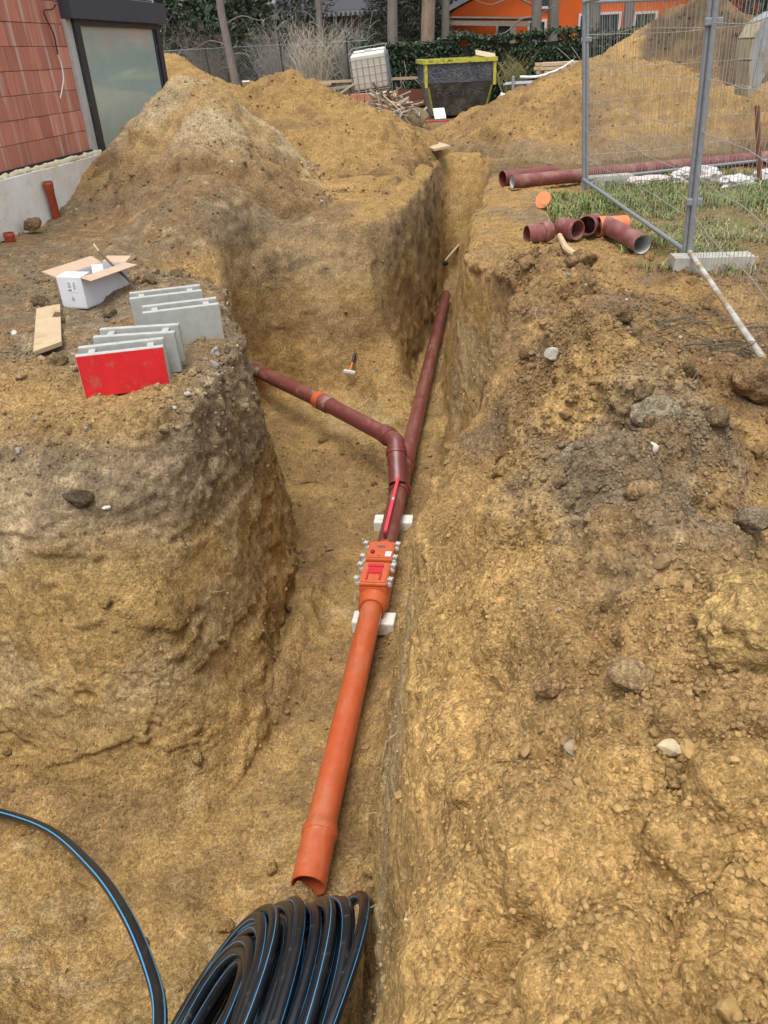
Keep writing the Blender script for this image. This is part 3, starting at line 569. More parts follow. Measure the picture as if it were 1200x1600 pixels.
for hi_, (hp, cnt, lo_, up_) in enumerate(zip(HEAPS, (3500, 3500, 600, 3500, 1000), (0.006, 0.006, 0.010, 0.007, 0.012), (0.040, 0.038, 0.05, 0.036, 0.07))):
    crumbs(hp, cnt, lambda V, N: 0.15+1.2*sstep(-.1, .3, fbm(V*1.2, 3)), lo_, up_, 2.0, 20+hi_, 1, 0.02)
def hz(x, y):
    return float(height(np.array([[x]]), np.array([[y]]))[0, 0])

# ------------------------------------------------------------------ single stones and big clods
def rock(x, y, r, sc, col, label, seed, z=None, rz=0, flat=True, cat='stone', name='stone', tilt=0, jit=0.12, sub=4):
    z = hz(x, y) if z is None else z; mb = MB().ball((x, y, z+(0.034 if x > 0 else 0.012)+r*sc[2]*0.50), r, sub, jit, sc, rz, seed, flat, tilt)
    V = np.array([tuple(p) for p in mb.v]); c0 = V.mean(0); N = V-c0; N /= np.linalg.norm(N, axis=1)[:, None]
    if cat == 'clod': V = V+N*(fbm(V*18, 4)*r*0.16+np.clip(0.6-worley(V*38), 0, 1)*r*0.12)[:, None]
    else: V = V+N*(fbm(V*25, 3)*r*0.05)[:, None]
    mb.v = [tuple(p) for p in V]; mb.sm = [True]*len(mb.f); o = mb.build(name, M_SOIL if cat == 'clod' else M_CLOD, None, label, cat)
    set_col(o.data, np.array(col)[None]*(1+0.25*fbm(V*12, 3)+0.12*fbm(V*50, 2))[:, None])
rock(0.52, 2.34, 0.075, (1.05, 0.9, 0.75), (0.26, 0.22, 0.155), 'large grey-brown clod in the middle of the dark soil patch', 3, cat='clod', name='soil_clod', flat=False, jit=0.14)
rock(0.29, 2.36, 0.06, (1.2, 0.8, 0.55), (0.30, 0.26, 0.20), 'pale grey clod left of the large clod in the dark patch', 4, cat='clod', name='soil_clod')
rock(0.475, 2.16, 0.024, (1.1, 0.9, 0.8), (0.55, 0.50, 0.40), 'round cream pebble just below the large clod', 5, flat=False, sub=2)
rock(1.28, 3.72, 0.125, (1.0, 0.85, 0.75), (0.25, 0.165, 0.085), 'brown rounded soil boulder at the right edge below the fence rail', 6, cat='clod', name='soil_clod', flat=False, jit=0.18)
rock(0.60, 1.40, 0.135, (1.15, 0.95, 0.75), (0.40, 0.275, 0.115), 'big yellow sandy lump at the right edge of the picture', 7, cat='clod', name='soil_clod', flat=False, jit=0.28, sub=5)
rock(0.315, 1.33, 0.052, (0.95, 0.95, 0.7), (0.30, 0.215, 0.115), 'flat-topped brown clod left of the big yellow lump', 8, cat='clod', name='soil_clod')
rock(0.215, 1.17, 0.036, (1.25, 0.75, 0.6), (0.25, 0.195, 0.13), 'angular grey-brown stone below the flat-topped clod', 9, rz=0.3)
rock(0.36, 1.10, 0.022, (1.0, 0.8, 0.7), (0.46, 0.37, 0.23), 'small tan angular stone lying on the yellow sand', 10)
rock(0.15, 1.34, 0.040, (1.2, 0.8, 0.7), (0.29, 0.185, 0.09), 'reddish brown triangular clod on the sand slope', 11, cat='clod', name='soil_clod', rz=0.8)
rock(0.82, 2.18, 0.07, (1.3, 0.8, 0.6), (0.23, 0.185, 0.13), 'jagged dark clod at the right end of the dark patch', 12, cat='clod', name='soil_clod')
rock(0.42, 1.93, 0.045, (1.1, 0.8, 0.7), (0.30, 0.21, 0.11), 'rounded tan clod at the lower rim of the dark patch', 13, cat='clod', name='soil_clod', flat=False)
rock(0.88, 2.95, 0.032, (1.0, 0.9, 0.8), (0.36, 0.19, 0.10), 'small orange-brown stone on the upper slope', 14, flat=False, sub=2)
rock(0.24, 2.95, 0.04, (1.1, 0.8, 0.7), (0.40, 0.37, 0.30), 'pale grey rough stone high on the spoil bank', 15)
rock(-2.06, 3.36, 0.022, (1.3, 0.9, 0.6), (0.52, 0.49, 0.44), 'smooth white pebble in front of the red block', 16, flat=False, sub=2)
rock(-2.18, 3.33, 0.07, (1.3, 0.7, 0.7), (0.10, 0.075, 0.05), 'dark humus clod at the front rim of the left bank', 17, cat='clod', name='soil_clod', jit=0.2)
rock(-1.72, 3.92, 0.02, (1.1, 0.9, 0.7), (0.42, 0.40, 0.36), 'small grey stone by the right foot of the red block', 18, flat=False, sub=2)
rock(-5.35, 8.75, 0.11, (1.0, 0.9, 0.7), (0.20, 0.13, 0.075), 'brown clod at the foot of the white plinth', 19, cat='clod', name='soil_clod', z=0.02)

# ================================================================== drain line in the trench
PX, PZ, PR = -0.82, -1.85, 0.08
def pipe_mesh(a, b, R_, rings=None, hollow0=False, hollow1=False, n=32):
    a, b = Vector(a), Vector(b); L = (b-a).length; ri = R_*0.92
    rings = rings or [(0, R_), (L, R_)]
    pre = [(0.45, rings[0][1]*0.92), (0.0, rings[0][1]*0.92)] if hollow0 else []
    post = [(L, rings[-1][1]*0.92), (L-0.45, rings[-1][1]*0.92)] if hollow1 else []
    mb = MB(); mb.sweep([a, b], pre+rings+post, n, not hollow0, not hollow1); return mb
def seg(L, s, R_, k): return [(L*i/k, R_) for i in range(k+1)]
# orange length: y 2.12 .. 4.42
t = thing('drain_pipe', 'orange drain pipe with muddy socket end nearest the black coil', 'pipe', (PX, 2.1, PZ-0.08))
pipe_mesh((PX, 2.5, PZ), (PX, 4.45, PZ), 0.08, seg(1.95, 0, 0.08, 8)).build('tube', M_ORANGE, t)
pipe_mesh((PX+0.003, 2.19, PZ-0.01), (PX, 2.54, PZ), 0.09, [(0, 0.087), (0.24, 0.0875), (0.27, 0.089), (0.275, 0.095), (0.305, 0.096), (0.315, 0.091), (0.35, 0.083)], hollow0=True).build('socket', M_ORANGE, t)
# backwater valve
t = thing('backwater_valve', 'orange backwater valve box with two bolted lids between the pipes', 'valve', (PX, 4.75, PZ-0.14))
yN, yF, w2, zb, zt = 4.44, 5.02, 0.102, PZ-0.11, PZ+0.125
mb = MB(); mb.box((PX, (yN+yF)/2, (zb+zt)/2), (2*w2, yF-yN, zt-zb), bev=0.018)
mb.sweep([(PX, yN+0.02, PZ), (PX, yN-0.10, PZ)], [(0, 0.112), (0.04, 0.110), (0.09, 0.097), (0.12, 0.0965), (0.12, 0.082)], 32)
mb.sweep([(PX, yF-0.02, PZ), (PX, yF+0.09, PZ)], [(0, 0.112), (0.04, 0.110), (0.08, 0.098), (0.11, 0.0965), (0.11, 0.083)], 32)
mb.build('body', M_ORANGE2, t)
lz = zt+0.014
far = MB().box((PX, 4.885, lz), (0.206, 0.25, 0.028), bev=0.010).box((PX, 4.885, lz+0.017), (0.180, 0.215, 0.008), bev=0.003).build('lid', M_ORANGE2, t)
near = MB().box((PX, 4.585, lz), (0.206, 0.28, 0.028), bev=0.010).box((PX, 4.585, lz+0.017), (0.180, 0.245, 0.008), bev=0.003).build('lid', M_ORANGE2, t)
zz = lz+0.021
MB().sweep([(PX-0.055, 4.84, zz), (PX-0.055, 4.84, zz+0.022)], [(0, 0.016), (0.018, 0.016), (0.022, 0.012)], 16, False, True).build('knob', M_REDB, far)
MB().box((PX+0.068, 4.825, zz+0.0015), (0.046, 0.062, 0.002)).build('sticker', M_PAPER, far)
mb = MB()
for i in range(3): mb.box((PX+0.068, 4.808+0.016*i, zz+0.0035), (0.030, 0.004, 0.001))
mb.build('sticker_print', mat('blue print', (0.25, 0.4, 0.55), None, 0.7), far)
mb = MB(); ring = [(PX+0.004+0.034*math.cos(a), 4.925+0.016*math.sin(a), zz+0.002) for a in np.linspace(0, 2*math.pi, 25)]
mb.tube(ring, 0.0018, 5, False); mb.build('emblem_ring', M_INK, far)
MB().box((PX+0.004, 4.925, zz+0.002), (0.042, 0.008, 0.002)).build('emblem_bar', M_INK, far); MB().box((PX-0.002, 4.80, zz+0.002), (0.022, 0.006, 0.002)).build('size_mark', M_INK, far)
mb = MB(); mb.box((PX-0.003, 4.66, zz+0.006), (0.115, 0.030, 0.014), bev=0.003); mb.box((PX-0.003, 4.605, zz+0.004), (0.105, 0.075, 0.008), bev=0.002)
mb.box((PX-0.052, 4.535, zz+0.005), (0.016, 0.10, 0.012), bev=0.003); mb.box((PX+0.046, 4.535, zz+0.005), (0.016, 0.10, 0.012), bev=0.003)
for k in range(3): mb.box((PX-0.030+0.028*k, 4.567, zz+0.006), (0.016, 0.016, 0.012), bev=0.003)
mb.build('locking_lever', M_RED, near)
for sx in (-1, 1):
    for yy in (4.50, 4.68, 4.79, 4.97):
        mb = MB(); cx_ = PX+sx*0.126
        mb.box((cx_-sx*0.012, yy, zt-0.01), (0.034, 0.030, 0.034), bev=0.006); mb.sweep([(cx_, yy, zt-0.02), (cx_, yy, zt+0.045)], [(0, 0.010), (0.05, 0.010), (0.05, 0.014), (0.065, 0.013)], 10, True, True)
        mb.box((cx_, yy, zt+0.038), (0.044, 0.014, 0.020), bev=0.004, rz=0.5); mb.box((cx_, yy, zt+0.038), (0.014, 0.044, 0.020), bev=0.004, rz=0.5); mb.build('clamp_bolt', M_CLAMP, t)
# lower burgundy length, wye, bend, branch, far main
pipe_mesh((PX, 5.08, PZ), (PX, 6.12, PZ), 0.08, seg(1.04, 0, 0.08, 5)).build('drain_pipe', M_BURG, None, 'short burgundy drain pipe between valve and wye under the spirit level', 'pipe')
t = thing('wye_fitting', 'burgundy wye fitting joining the branch to the main pipe', 'pipe fitting', (PX, 6.3, PZ-0.09))
d_br = Vector((-0.06, 0.44, 0.30)).normalized(); b0 = Vector((PX, 6.02, PZ))
mb = MB(); mb.sweep([(PX, 6.04, PZ), (PX, 6.66, PZ)], [(0, 0.083), (0, 0.091), (0.05, 0.092), (0.055, 0.097), (0.085, 0.097), (0.09, 0.091), (0.13, 0.083), (0.44, 0.083), (0.46, 0.090), (0.54, 0.091), (0.545, 0.097), (0.575, 0.097), (0.58, 0.091), (0.62, 0.090), (0.62, 0.081)], 32)
mb.build('main_arm', M_BURG, t)
mb = MB(); e = b0+d_br*0.50; mb.sweep([b0, e], [(0.10, 0.082), (0.32, 0.082), (0.345, 0.090), (0.41, 0.091), (0.414, 0.097), (0.44, 0.097), (0.445, 0.091), (0.49, 0.090), (0.49, 0.081)], 32); mb.build('branch_arm', M_BURG, t)
q0 = b0+d_br*0.42; d_b2 = Vector((-0.80, 0.98, 0.0)).normalized(); c1 = q0+d_br*0.14
pts = [q0.lerp(c1, s) for s in (0, .4, .8)]; p2 = c1+d_b2*0.13
for s in np.linspace(0.12, 0.88, 8):
    aa = q0.lerp(c1, 0.8); bb = c1+d_b2*0.03; pts.append(aa*(1-s)**2+c1*2*s*(1-s)+bb*s*s)
pts += [c1+d_b2*0.04, p2+d_b2*0.10]
LL = sum((b-a).length for a, b in zip(pts, pts[1:]))
mb = MB(); rs = [(LL*i/14*0.62, 0.081) for i in range(15)]+[(LL*0.63, 0.090), (LL*0.72, 0.091), (LL*0.725, 0.096), (LL*0.77, 0.096), (LL*0.78, 0.091), (LL, 0.090), (LL, 0.081)]
mb.sweep(pts, rs, 32); mb.build('pipe_bend', M_BURG, None, 'burgundy elbow bend turning the branch to the left', 'pipe fitting')
jt = Vector((-1.79, 7.48, -1.57)); st = p2+d_b2*0.0
pipe_mesh(st, jt, 0.08, seg((jt-st).length, 0, 0.08, 6)).build('drain_pipe', M_BURG, None, 'burgundy branch pipe between the elbow and the orange collar', 'pipe')
le = Vector((-3.45, 9.05, -1.58)); dl = (le-jt).normalized()
t = thing('drain_pipe', 'burgundy branch pipe running left into the bank behind the orange collar', 'pipe', tuple(jt+dl*0.5))
pipe_mesh(jt-dl*0.02, le, 0.08).build('tube', M_BURG, t)
dj = (jt-st).normalized(); a_ = jt-dj*0.16
MB().sweep([a_, jt+dj*0.02], [(0, 0.083), (0.01, 0.089), (0.05, 0.090), (0.056, 0.096), (0.085, 0.096), (0.09, 0.090), (0.18, 0.089), (0.18, 0.082)], 32).build('socket', M_BURG2, t)
MB().sweep([jt+dl*0.0, jt+dl*0.10], [(0, 0.083), (0, 0.094), (0.085, 0.095), (0.095, 0.092), (0.095, 0.081)], 32).build('pipe_collar', M_ORANGE2, None, 'narrow orange collar on the burgundy branch pipe', 'pipe fitting')
t = thing('drain_pipe', 'long burgundy main pipe running up the far trench', 'pipe', (PX, 9.6, PZ-0.08))
pipe_mesh((PX, 6.55, PZ), (PX+0.02, 12.65, PZ-0.01), 0.08, seg(6.1, 0, 0.08, 24), hollow1=True).build('tube', M_BURG, t)
def groove_ring(a, d, r_, parent):
    a, d = Vector(a), Vector(d).normalized(); MB().sweep([a, a+d*0.012], [(0, r_-0.004), (0.001, r_), (0.007, r_), (0.008, r_-0.004)], 32).build('groove_shade', M_REDB, parent)  # thin dark rings added to draw the shade in the socket grooves
wy = [o_ for o_ in COL.objects if o_.name.startswith('wye_fitting')][0]
for y_, r_ in ((6.088, 0.0985), (6.128, 0.0985), (6.578, 0.0985), (6.622, 0.0985)): groove_ring((PX, y_, PZ), (0, 1, 0), r_, wy)
for k_ in (0.408, 0.440): groove_ring(b0+d_br*k_, d_br, 0.0985, wy)
for o_ in [q_ for q_ in COL.objects if q_.name.startswith('pipe_bend')]: o_['label'] = 'burgundy elbow bend turning the branch to the left'
# spirit level on the pipe
lv = thing('spirit_level', 'red spirit level lying along the top of the burgundy pipe', 'spirit level', (-0.83, 5.68, PZ+0.08))
z0 = PZ+0.098
MB().box((-0.823, 5.43, z0+0.024), (0.026, 0.50, 0.048), bev=0.002).box((-0.823, 5.98, z0+0.024), (0.026, 0.50, 0.048), bev=0.002).box((-0.823, 5.705, z0+0.010), (0.026, 0.06, 0.02)).build('rail', M_LEVEL, lv)
MB().box((-0.823, 5.705, z0+0.032), (0.024, 0.05, 0.024), bev=0.002).build('vial', mat('vial window', (0.55, 0.60, 0.55), (0.2, 0.22, 0.2), 0.2), lv)
for yy in (5.165, 6.245): MB().box((-0.823, yy, z0+0.024), (0.027, 0.035, 0.049), bev=0.003).build('end_cap', M_REDB, lv)
# support blocks
mb = MB(); mb.box((-0.83, 5.72, -1.985), (0.34, 0.14, 0.13), bev=0.012, rz=0.03); mb.build('support_block', M_AERO, None, 'white aerated concrete block under the burgundy pipe', 'block', 'white blocks under the drain line')
mb = MB(); mb.box((-0.81, 4.36, -1.990), (0.31, 0.14, 0.11), bev=0.010, rz=-0.02); mb.build('support_block', M_AERO, None, 'white aerated concrete block under the orange pipe', 'block', 'white blocks under the drain line')

# ------------------------------------------------------------------ black water pipe: coil and loose end
HR = 0.0215
def stripes(pts, ang, w=0.19):
    """thin ribbons on a tube, at the given angles"""
    mb = MB(); pts = [Vector(p) for p in pts]; n = len(pts); tv = [(pts[min(i+1, n-1)]-pts[max(i-1, 0)]).normalized() for i in range(n)]
    ref = Vector((0, 0, 1)) if abs(tv[0].z) < 0.9 else Vector((1, 0, 0)); U = [(ref-tv[0]*ref.dot(tv[0])).normalized()]
    for t_ in tv[1:]: U.append((U[-1]-t_*U[-1].dot(t_)).normalized())
    for a in ang:
        V = []
        for p, t_, u in zip(pts, tv, U):
            w_ = t_.cross(u)
            for b in (a-w/2, a+w/2): V.append(p+(u*math.cos(b)+w_*math.sin(b))*(HR+0.0007))
        mb.add(V, [(2*i, 2*i+1, 2*i+3, 2*i+2) for i in range(n-1)], True)
    return mb
coil = thing('pipe_coil', 'coil of black plastic water pipe with blue stripes in the trench', 'pipe coil', (-0.85, 1.25, -2.0))
cph, ctl = 0.11, 0.56
ax_u = Vector((math.sin(ctl)*math.cos(cph), -math.sin(ctl)*math.sin(cph), math.cos(ctl))); ax_v = Vector((math.sin(cph), math.cos(cph), 0)); ax_n = ax_v.cross(ax_u)
if ax_n.x < 0: ax_n = -ax_n
CR = 0.57; C0 = Vector((-1.04, 1.21, -2.0+CR*math.cos(ctl)))
lg_ = random.Random(3); loops = [(0.590, 0.0, 0.0)]+[(0.560-0.025*math.sin(k*1.3)+(0.03 if k in (6, 7) else 0), 0.043*k, lg_.uniform(0, 1.5)) for k in range(1, 9)]+[(0.590, 0.392, 0.7), (0.56, 0.372, 0.2)]
loops += [(0.545, 0.006, 0.2), (0.505, 0.018, 0.7), (0.465, 0.010, 0.5), (0.425, 0.030, 0.1), (0.390, 0.012, 0.3), (0.515, 0.062, 0.9), (0.470, 0.055, 0.6), (0.43, 0.075, 0.2), (0.51, 0.11, 0.4), (0.50, 0.155, 0.1), (0.50, 0.20, 0.8), (0.51, 0.25, 0.3), (0.51, 0.30, 0.5), (0.52, 0.345, 0.1)]
for i, (r_, off, ph0) in enumerate(loops):
    pts = []; g = random.Random(i); tx, ty = g.uniform(-0.03, 0.03), g.uniform(-0.02, 0.02)
    if i == 9: tx = 0.05
    for k in range(65):
        a = math.pi+2*math.pi*k/64
        tl = ctl-0.30*off; uu_ = Vector((math.sin(tl), -0.11*math.sin(tl), math.cos(tl))); cc_ = C0+Vector((1.0, 0.16, 0.0))*(off*0.80+CR*(math.sin(ctl)-math.sin(tl))); cc_.z = -2.0+CR*math.cos(tl)
        pts.append(cc_+Vector((1, 0, 0))*(tx*math.sin(a)+ty*math.cos(a))+uu_*(r_*math.cos(a))+ax_v*(r_*math.sin(a)*(1+0.02*math.sin(3*a+i))))
    if i == 9: p9 = list(pts)
    lo = MB().tube(pts, HR, 12, False).build('loop', M_BLACKPE, coil)
    stripes(pts, [ph0, ph0+2.1, ph0+4.2], 0.10).build('stripe', M_BLUE, lo)
for k in (24, 27): MB().tube([p9[k]+Vector((-0.03, 0, 0.012)), p9[k]+Vector((0.012, 0, 0.022)), p9[k]+Vector((0.05, 0.01, -0.004))], 0.0035, 6).build('twine', M_WOODG, coil)
hp = [(-3.9, 2.6, -1.97), (-3.2, 2.58, -1.97), (-2.63, 2.47, -1.90), (-2.1, 2.2, -1.63), (-1.58, 1.79, -1.26), (-1.24, 1.47, -1.0), (-1.0, 1.2, -0.83), (-0.87, 1.01, -0.70), (-0.80, 0.80, -0.62), (-0.80, 0.5, -0.66), (-0.92, 0.25, -0.95), (-1.1, 0.2, -1.4)]
def catmull(P, k=8):
    P = [Vector(p) for p in P]; out = []
    for i in range(len(P)-1):
        a, b, c, d = P[max(i-1, 0)], P[i], P[i+1], P[min(i+2, len(P)-1)]
        for s in range(k):
            t_ = s/k; out.append(0.5*((2*b)+(c-a)*t_+(2*a-5*b+4*c-d)*t_*t_+(3*b-a-3*c+d)*t_**3))
    return out+[P[-1]]
hs = catmull(hp)
t = thing('water_pipe', 'loose black water pipe with a blue stripe arching out of the coil at left', 'pipe', (-1.6, 1.8, -2.0))
MB().tube(hs, HR, 16).build('tube', M_BLACKPE, t); stripes(hs, [0.35, 0.35+math.pi/2, 0.35+math.pi, 0.35-math.pi/2], 0.26).build('stripe', M_BLUE, t)

# ------------------------------------------------------------------ tools in the trench
def hammer(h0, h1, up, label):
    h0, h1 = Vector(h0), Vector(h1); d = (h1-h0).normalized(); s_ = d.cross(Vector(up)).normalized()
    t = thing('club_hammer', label, 'hammer', tuple(h0))
    L = (h1-h0).length
    MB().sweep([h0-d*0.02, h1], [(0.0, 0.013), (L*0.45, 0.012)], 12, True, True).build('shaft', mat('orange handle', (0.75, 0.13, 0.02), None, 0.4), t)
    MB().sweep([h0, h1], [(L*0.40, 0.014), (L*0.45, 0.017), (L*0.85, 0.019), (L*0.97, 0.018), (L, 0.012)], 12, True, True).build('grip', M_BLACKR, t)
    a = h0-s_*0.072; b = h0+s_*0.072
    MB().sweep([a, b], [(0, 0.026), (0.01, 0.031), (0.134, 0.031), (0.144, 0.026)], 8, True, True, sm=False).build('head', M_STEEL, t)
hammer((-1.67, 8.46, -1.61), (-1.61, 8.72, -1.40), (0, -0.7, 0.7), 'club hammer with orange and black handle on the sandy slope')
t = thing('sledge_hammer', 'long-handled hammer lying at the far end of the trench', 'hammer', (-0.85, 13.8, -1.55))
hA, hB = Vector((-0.90, 13.55, -1.55)), Vector((-0.62, 14.05, -1.32))
MB().tube([hA, hB], 0.018, 8).build('handle', M_WOOD, t); dv = (hB-hA).normalized().cross(Vector((0, 0, 1))).normalized()
MB().sweep([hA-dv*0.09, hA+dv*0.09], [(0, 0.03), (0.02, 0.04), (0.16, 0.04), (0.18, 0.03)], 8, True, True, sm=False).build('head', M_BLACKR, t)

# ------------------------------------------------------------------ formwork blocks on the bank
def form_block(cx_, cy_, ang, label, red=False, tilt=0.0, smear=False):
    z = hz(cx_, cy_)-0.012; z += 0.010; t = thing('formwork_block', label, 'concrete block', (cx_, cy_, z), 'concrete formwork blocks'); c, s = math.cos(ang), math.sin(ang)
    def P(a, b, h): return (cx_+a*c-b*s, cy_+a*s+b*c, z+h)
    for b, nm in ((-0.075, 'front_panel'), (0.075, 'rear_panel')):
        o = MB().box(P(0, b, 0.125), (0.485, 0.042, 0.25), rz=ang, bev=0.005).build(nm, M_CONC, t)
        if red and b < 0: MB().box(P(0, b-0.0225, 0.124), (0.478, 0.003, 0.243), rz=ang).build('paint_coat', M_REDPAINT, o)
    for a in (-0.165, 0.165): MB().box(P(a, 0, 0.128), (0.040, 0.118, 0.215), rz=ang, bev=0.004).build('web', M_CONC, t)
    if smear: MB().ball(P(-0.165, -0.045, 0.222), 0.03, 2, 0.2, (1, 1, 0.6), 0, 5).build('paint_splash', mat('pink paint', (0.75, 0.12, 0.16), None, 0.6), t)
form_block(-2.135, 4.06, 0.36, 'concrete block with a bright red painted face nearest the rim', red=True)
form_block(-2.15, 4.335, 0.19, 'grey concrete formwork block just behind the red one')
form_block(-2.03, 4.77, 0.42, 'grey concrete formwork block closest to the branch trench with a pink splash', smear=True)
form_block(-2.26, 5.10, 0.42, 'grey concrete formwork block farthest back, near the cardboard box')
# plank, twig, bottle
zp = hz(-3.1, 5.0)+0.035
MB().hexa([(-2.95, 4.46, zp-0.02), (-2.86, 4.66, zp-0.02), (-3.34, 5.56, zp-0.02), (-3.47, 5.44, zp-0.02), (-2.95, 4.46, zp+0.008), (-2.86, 4.66, zp+0.008), (-3.34, 5.56, zp+0.008), (-3.47, 5.44, zp+0.008)]).build('plank', M_WOOD, None, 'short pale plank lying in front of the cardboard box', 'plank')
t = thing('root_stick', 'thin curved dark root standing up beside the cardboard box', 'stick', (-2.90, 5.9, 0.0))
MB().tube(catmull([(-2.86, 5.92, -0.02), (-2.92, 5.94, 0.11), (-3.02, 5.97, 0.20), (-3.11, 6.0, 0.28), (-3.165, 6.02, 0.33)], 5), 0.011, 8).build('bark', M_WOODD, t)
MB().tube([(-3.16, 6.02, 0.325), (-3.21, 6.05, 0.38)], 0.009, 8).build('peeled_tip', M_WOOD, t)
t = thing('plastic_bottle', 'small clear plastic bottle with a purple cap at the left edge', 'bottle', (-4.4, 6.3, 0.0)); zb = hz(-4.4, 6.3)+0.035
MB().sweep([(-4.60, 6.22, zb), (-4.34, 6.33, zb)], [(0.05, 0.012), (0.07, 0.032), (0.25, 0.034), (0.28, 0.026)], 14, True, True).build('bottle_body', mat('clear plastic', (0.62, 0.62, 0.64), (0.5, 0.5, 0.52), 0.25), t)
MB().sweep([(-4.60, 6.22, zb), (-4.34, 6.33, zb)], [(0.015, 0.016), (0.06, 0.016)], 12, True, True).build('cap', mat('purple cap', (0.10, 0.04, 0.18), None, 0.5), t)
# cardboard box
def carton():
    z = hz(-3.1, 5.8)-0.01; t = thing('cardboard_box', 'open white cardboard box with brown inner flaps', 'box', (-3.12, 5.8, z))
    A, B_, C_ = Vector((-3.34, 5.60, z)), Vector((-3.13, 5.58, z)), Vector((-2.98, 6.06, z)); D = A+(C_-B_); h = Vector((0, 0, 0.235)); th = 0.006
    cen = (A+C_)/2
    def wall(p, q, nm):
        n_ = (q-p).cross(Vector((0, 0, 1))).normalized(); n_ = n_ if n_.dot((p+q)/2-cen) > 0 else -n_
        MB().hexa([p, q, q-n_*th, p-n_*th, p+h, q+h, q-n_*th+h, p-n_*th+h]).build(nm, M_CARDW, t); return n_
    nf = wall(A, B_, 'end_panel'); ns = wall(B_, C_, 'side_panel'); nb = wall(C_, D, 'end_panel'); nl = wall(D, A, 'side_panel')
    MB().hexa([A+Vector((0, 0, .002)), B_+Vector((0, 0, .002)), C_+Vector((0, 0, .002)), D+Vector((0, 0, .002)), A+Vector((0, 0, .008)), B_+Vector((0, 0, .008)), C_+Vector((0, 0, .008)), D+Vector((0, 0, .008))]).build('base', M_CARDB, t)
    def flap(p, q, out, lift, L, m, skew=0.0):
        v = out*L+Vector((0, 0, lift)); e = (q-p)*skew; n_ = (q-p).cross(v).normalized()*0.0035; P0, P1 = p+h, q+h
        MB().hexa([P0-n_, P1-n_, P1+v+e-n_, P0+v-e-n_, P0+n_, P1+n_, P1+v+e+n_, P0+v-e+n_]).build('flap', m, t)
    flap(A, B_, -nf, 0.012, 0.13, M_CARDW); flap(B_, C_, ns, -0.015, 0.11, M_CARDB, 0.02); flap(C_, D, nb, 0.03, 0.10, M_CARDB, 0.02); flap(D, A, nl, 0.040, 0.12, M_CARDB, 0.03)
    MB().box(cen+Vector((0.01, 0.08, 0.21)), (0.09, 0.02, 0.10), rz=0.3, rx=-0.3).build('inner_card', M_PAPER, t)
    d = (B_-A).normalized(); lb = A+d*0.118+nf*0.0012+Vector((0, 0, 0.168)); rz = math.atan2(d.y, d.x)
    lab = MB().box(lb, (0.090, 0.0016, 0.075), rz=rz).build('shipping_label', M_PAPER, t); mb = MB()
    for k in range(5): mb.box(lb+d*(-0.020)+nf*0.0015+Vector((0, 0, 0.030-0.009*k)), (0.034-0.006*(k % 3), 0.001, 0.0028), rz=rz)
    for k in range(6): mb.box(lb+d*(0.022)+nf*0.0015+Vector((0, 0, 0.020-0.008*k)), (0.026-0.004*(k % 2), 0.001, 0.0022), rz=rz)
    mb.box(lb+d*(-0.022)+nf*0.0015+Vector((0, 0, -0.026)), (0.030, 0.001, 0.009), rz=rz); mb.box(lb+d*0.024+nf*0.0015+Vector((0, 0, 0.031)), (0.014, 0.001, 0.006), rz=rz); mb.build('label_print', M_INK, lab)
    MB().box(A+d*0.105-nf*0.075+Vector((0, 0, 0.247)), (0.07, 0.006, 0.001), rz=rz).build('flap_print', M_INK, t)
    MB().ball(A+d*0.105+nf*0.002+Vector((0, 0, 0.075)), 0.016, 2, 0.25, (0.8, 0.15, 1.1), 0, 3).build('torn_hole', M_CARDB, t)
carton()

# ================================================================== house at the left
WX = -5.6
h = thing('brick_house', 'unfinished red hollow-brick house with a dark-framed glass door', 'house', (WX-2.5, 9.5, 0.0))
MB().box((WX-0.22, 7.5, 1.6), (0.30, 7.05, 3.3)).build('inner_wall', M_RENDER, h)
MB().box((WX-4.2, 9.4, 3.35), (8.6, 11.2, 0.22)).build('roof_slab', M_RENDER, h)
MB().box((WX-4.4, 14.30, 1.6), (8.2, 0.28, 3.3)).build('gable_wall', M_RENDER, h)
MB().box((WX-4.4, 3.95, 1.6), (8.2, 0.28, 3.3)).build('gable_wall', M_RENDER, h)
MB().box((WX-8.35, 9.1, 1.6), (0.28, 10.0, 3.3)).build('rear_wall', M_RENDER, h)
bl, bh = 0.248, 0.238
bme = None
for r_ in range(11):
    zc = 0.625+r_*0.245+bh/2; off = 0.125 if r_ % 2 else 0.0; k = 0
    while True:
        y1 = 11.05-k*0.252; y0 = y1-bl
        if k == 0 and off: y0 = y1-0.122
        elif off: y1 = 11.05-0.126-(k-1)*0.252; y0 = y1-bl
        if y0 < 4.2: break
        if bme is None or (k == 0 and off):
            mb = MB(); mb.box((WX-0.035, (y0+y1)/2, zc), (0.07, y1-y0, bh), bev=0.005); b_ = mb.build('brick', M_BRICK, None); me_ = b_.data; bpy.data.objects.remove(b_)
            if not (k == 0 and off): bme = me_
        else: me_ = bme
        b_ = bpy.data.objects.new('brick', me_); COL.objects.link(b_); b_.parent = h
        b_.location = (WX-0.035+random.uniform(-0.004, 0.004)-(WX-2.5), (y0+y1)/2-9.5, zc-bh/2); k += 1
MB().box((WX-0.048, 7.6, 1.96), (0.05, 6.9, 2.72)).build('mortar_bed', M_RENDER, h)
MB().box((WX-0.005, 11.13, 1.55), (0.10, 0.155, 3.2)).build('mortar_strip', M_RENDER, h)
MB().box((WX+0.012, 11.40-7.3/2, 0.600), (0.055, 7.28, 0.062)).build('bitumen_strip', M_BITU, h)
yy = 11.44
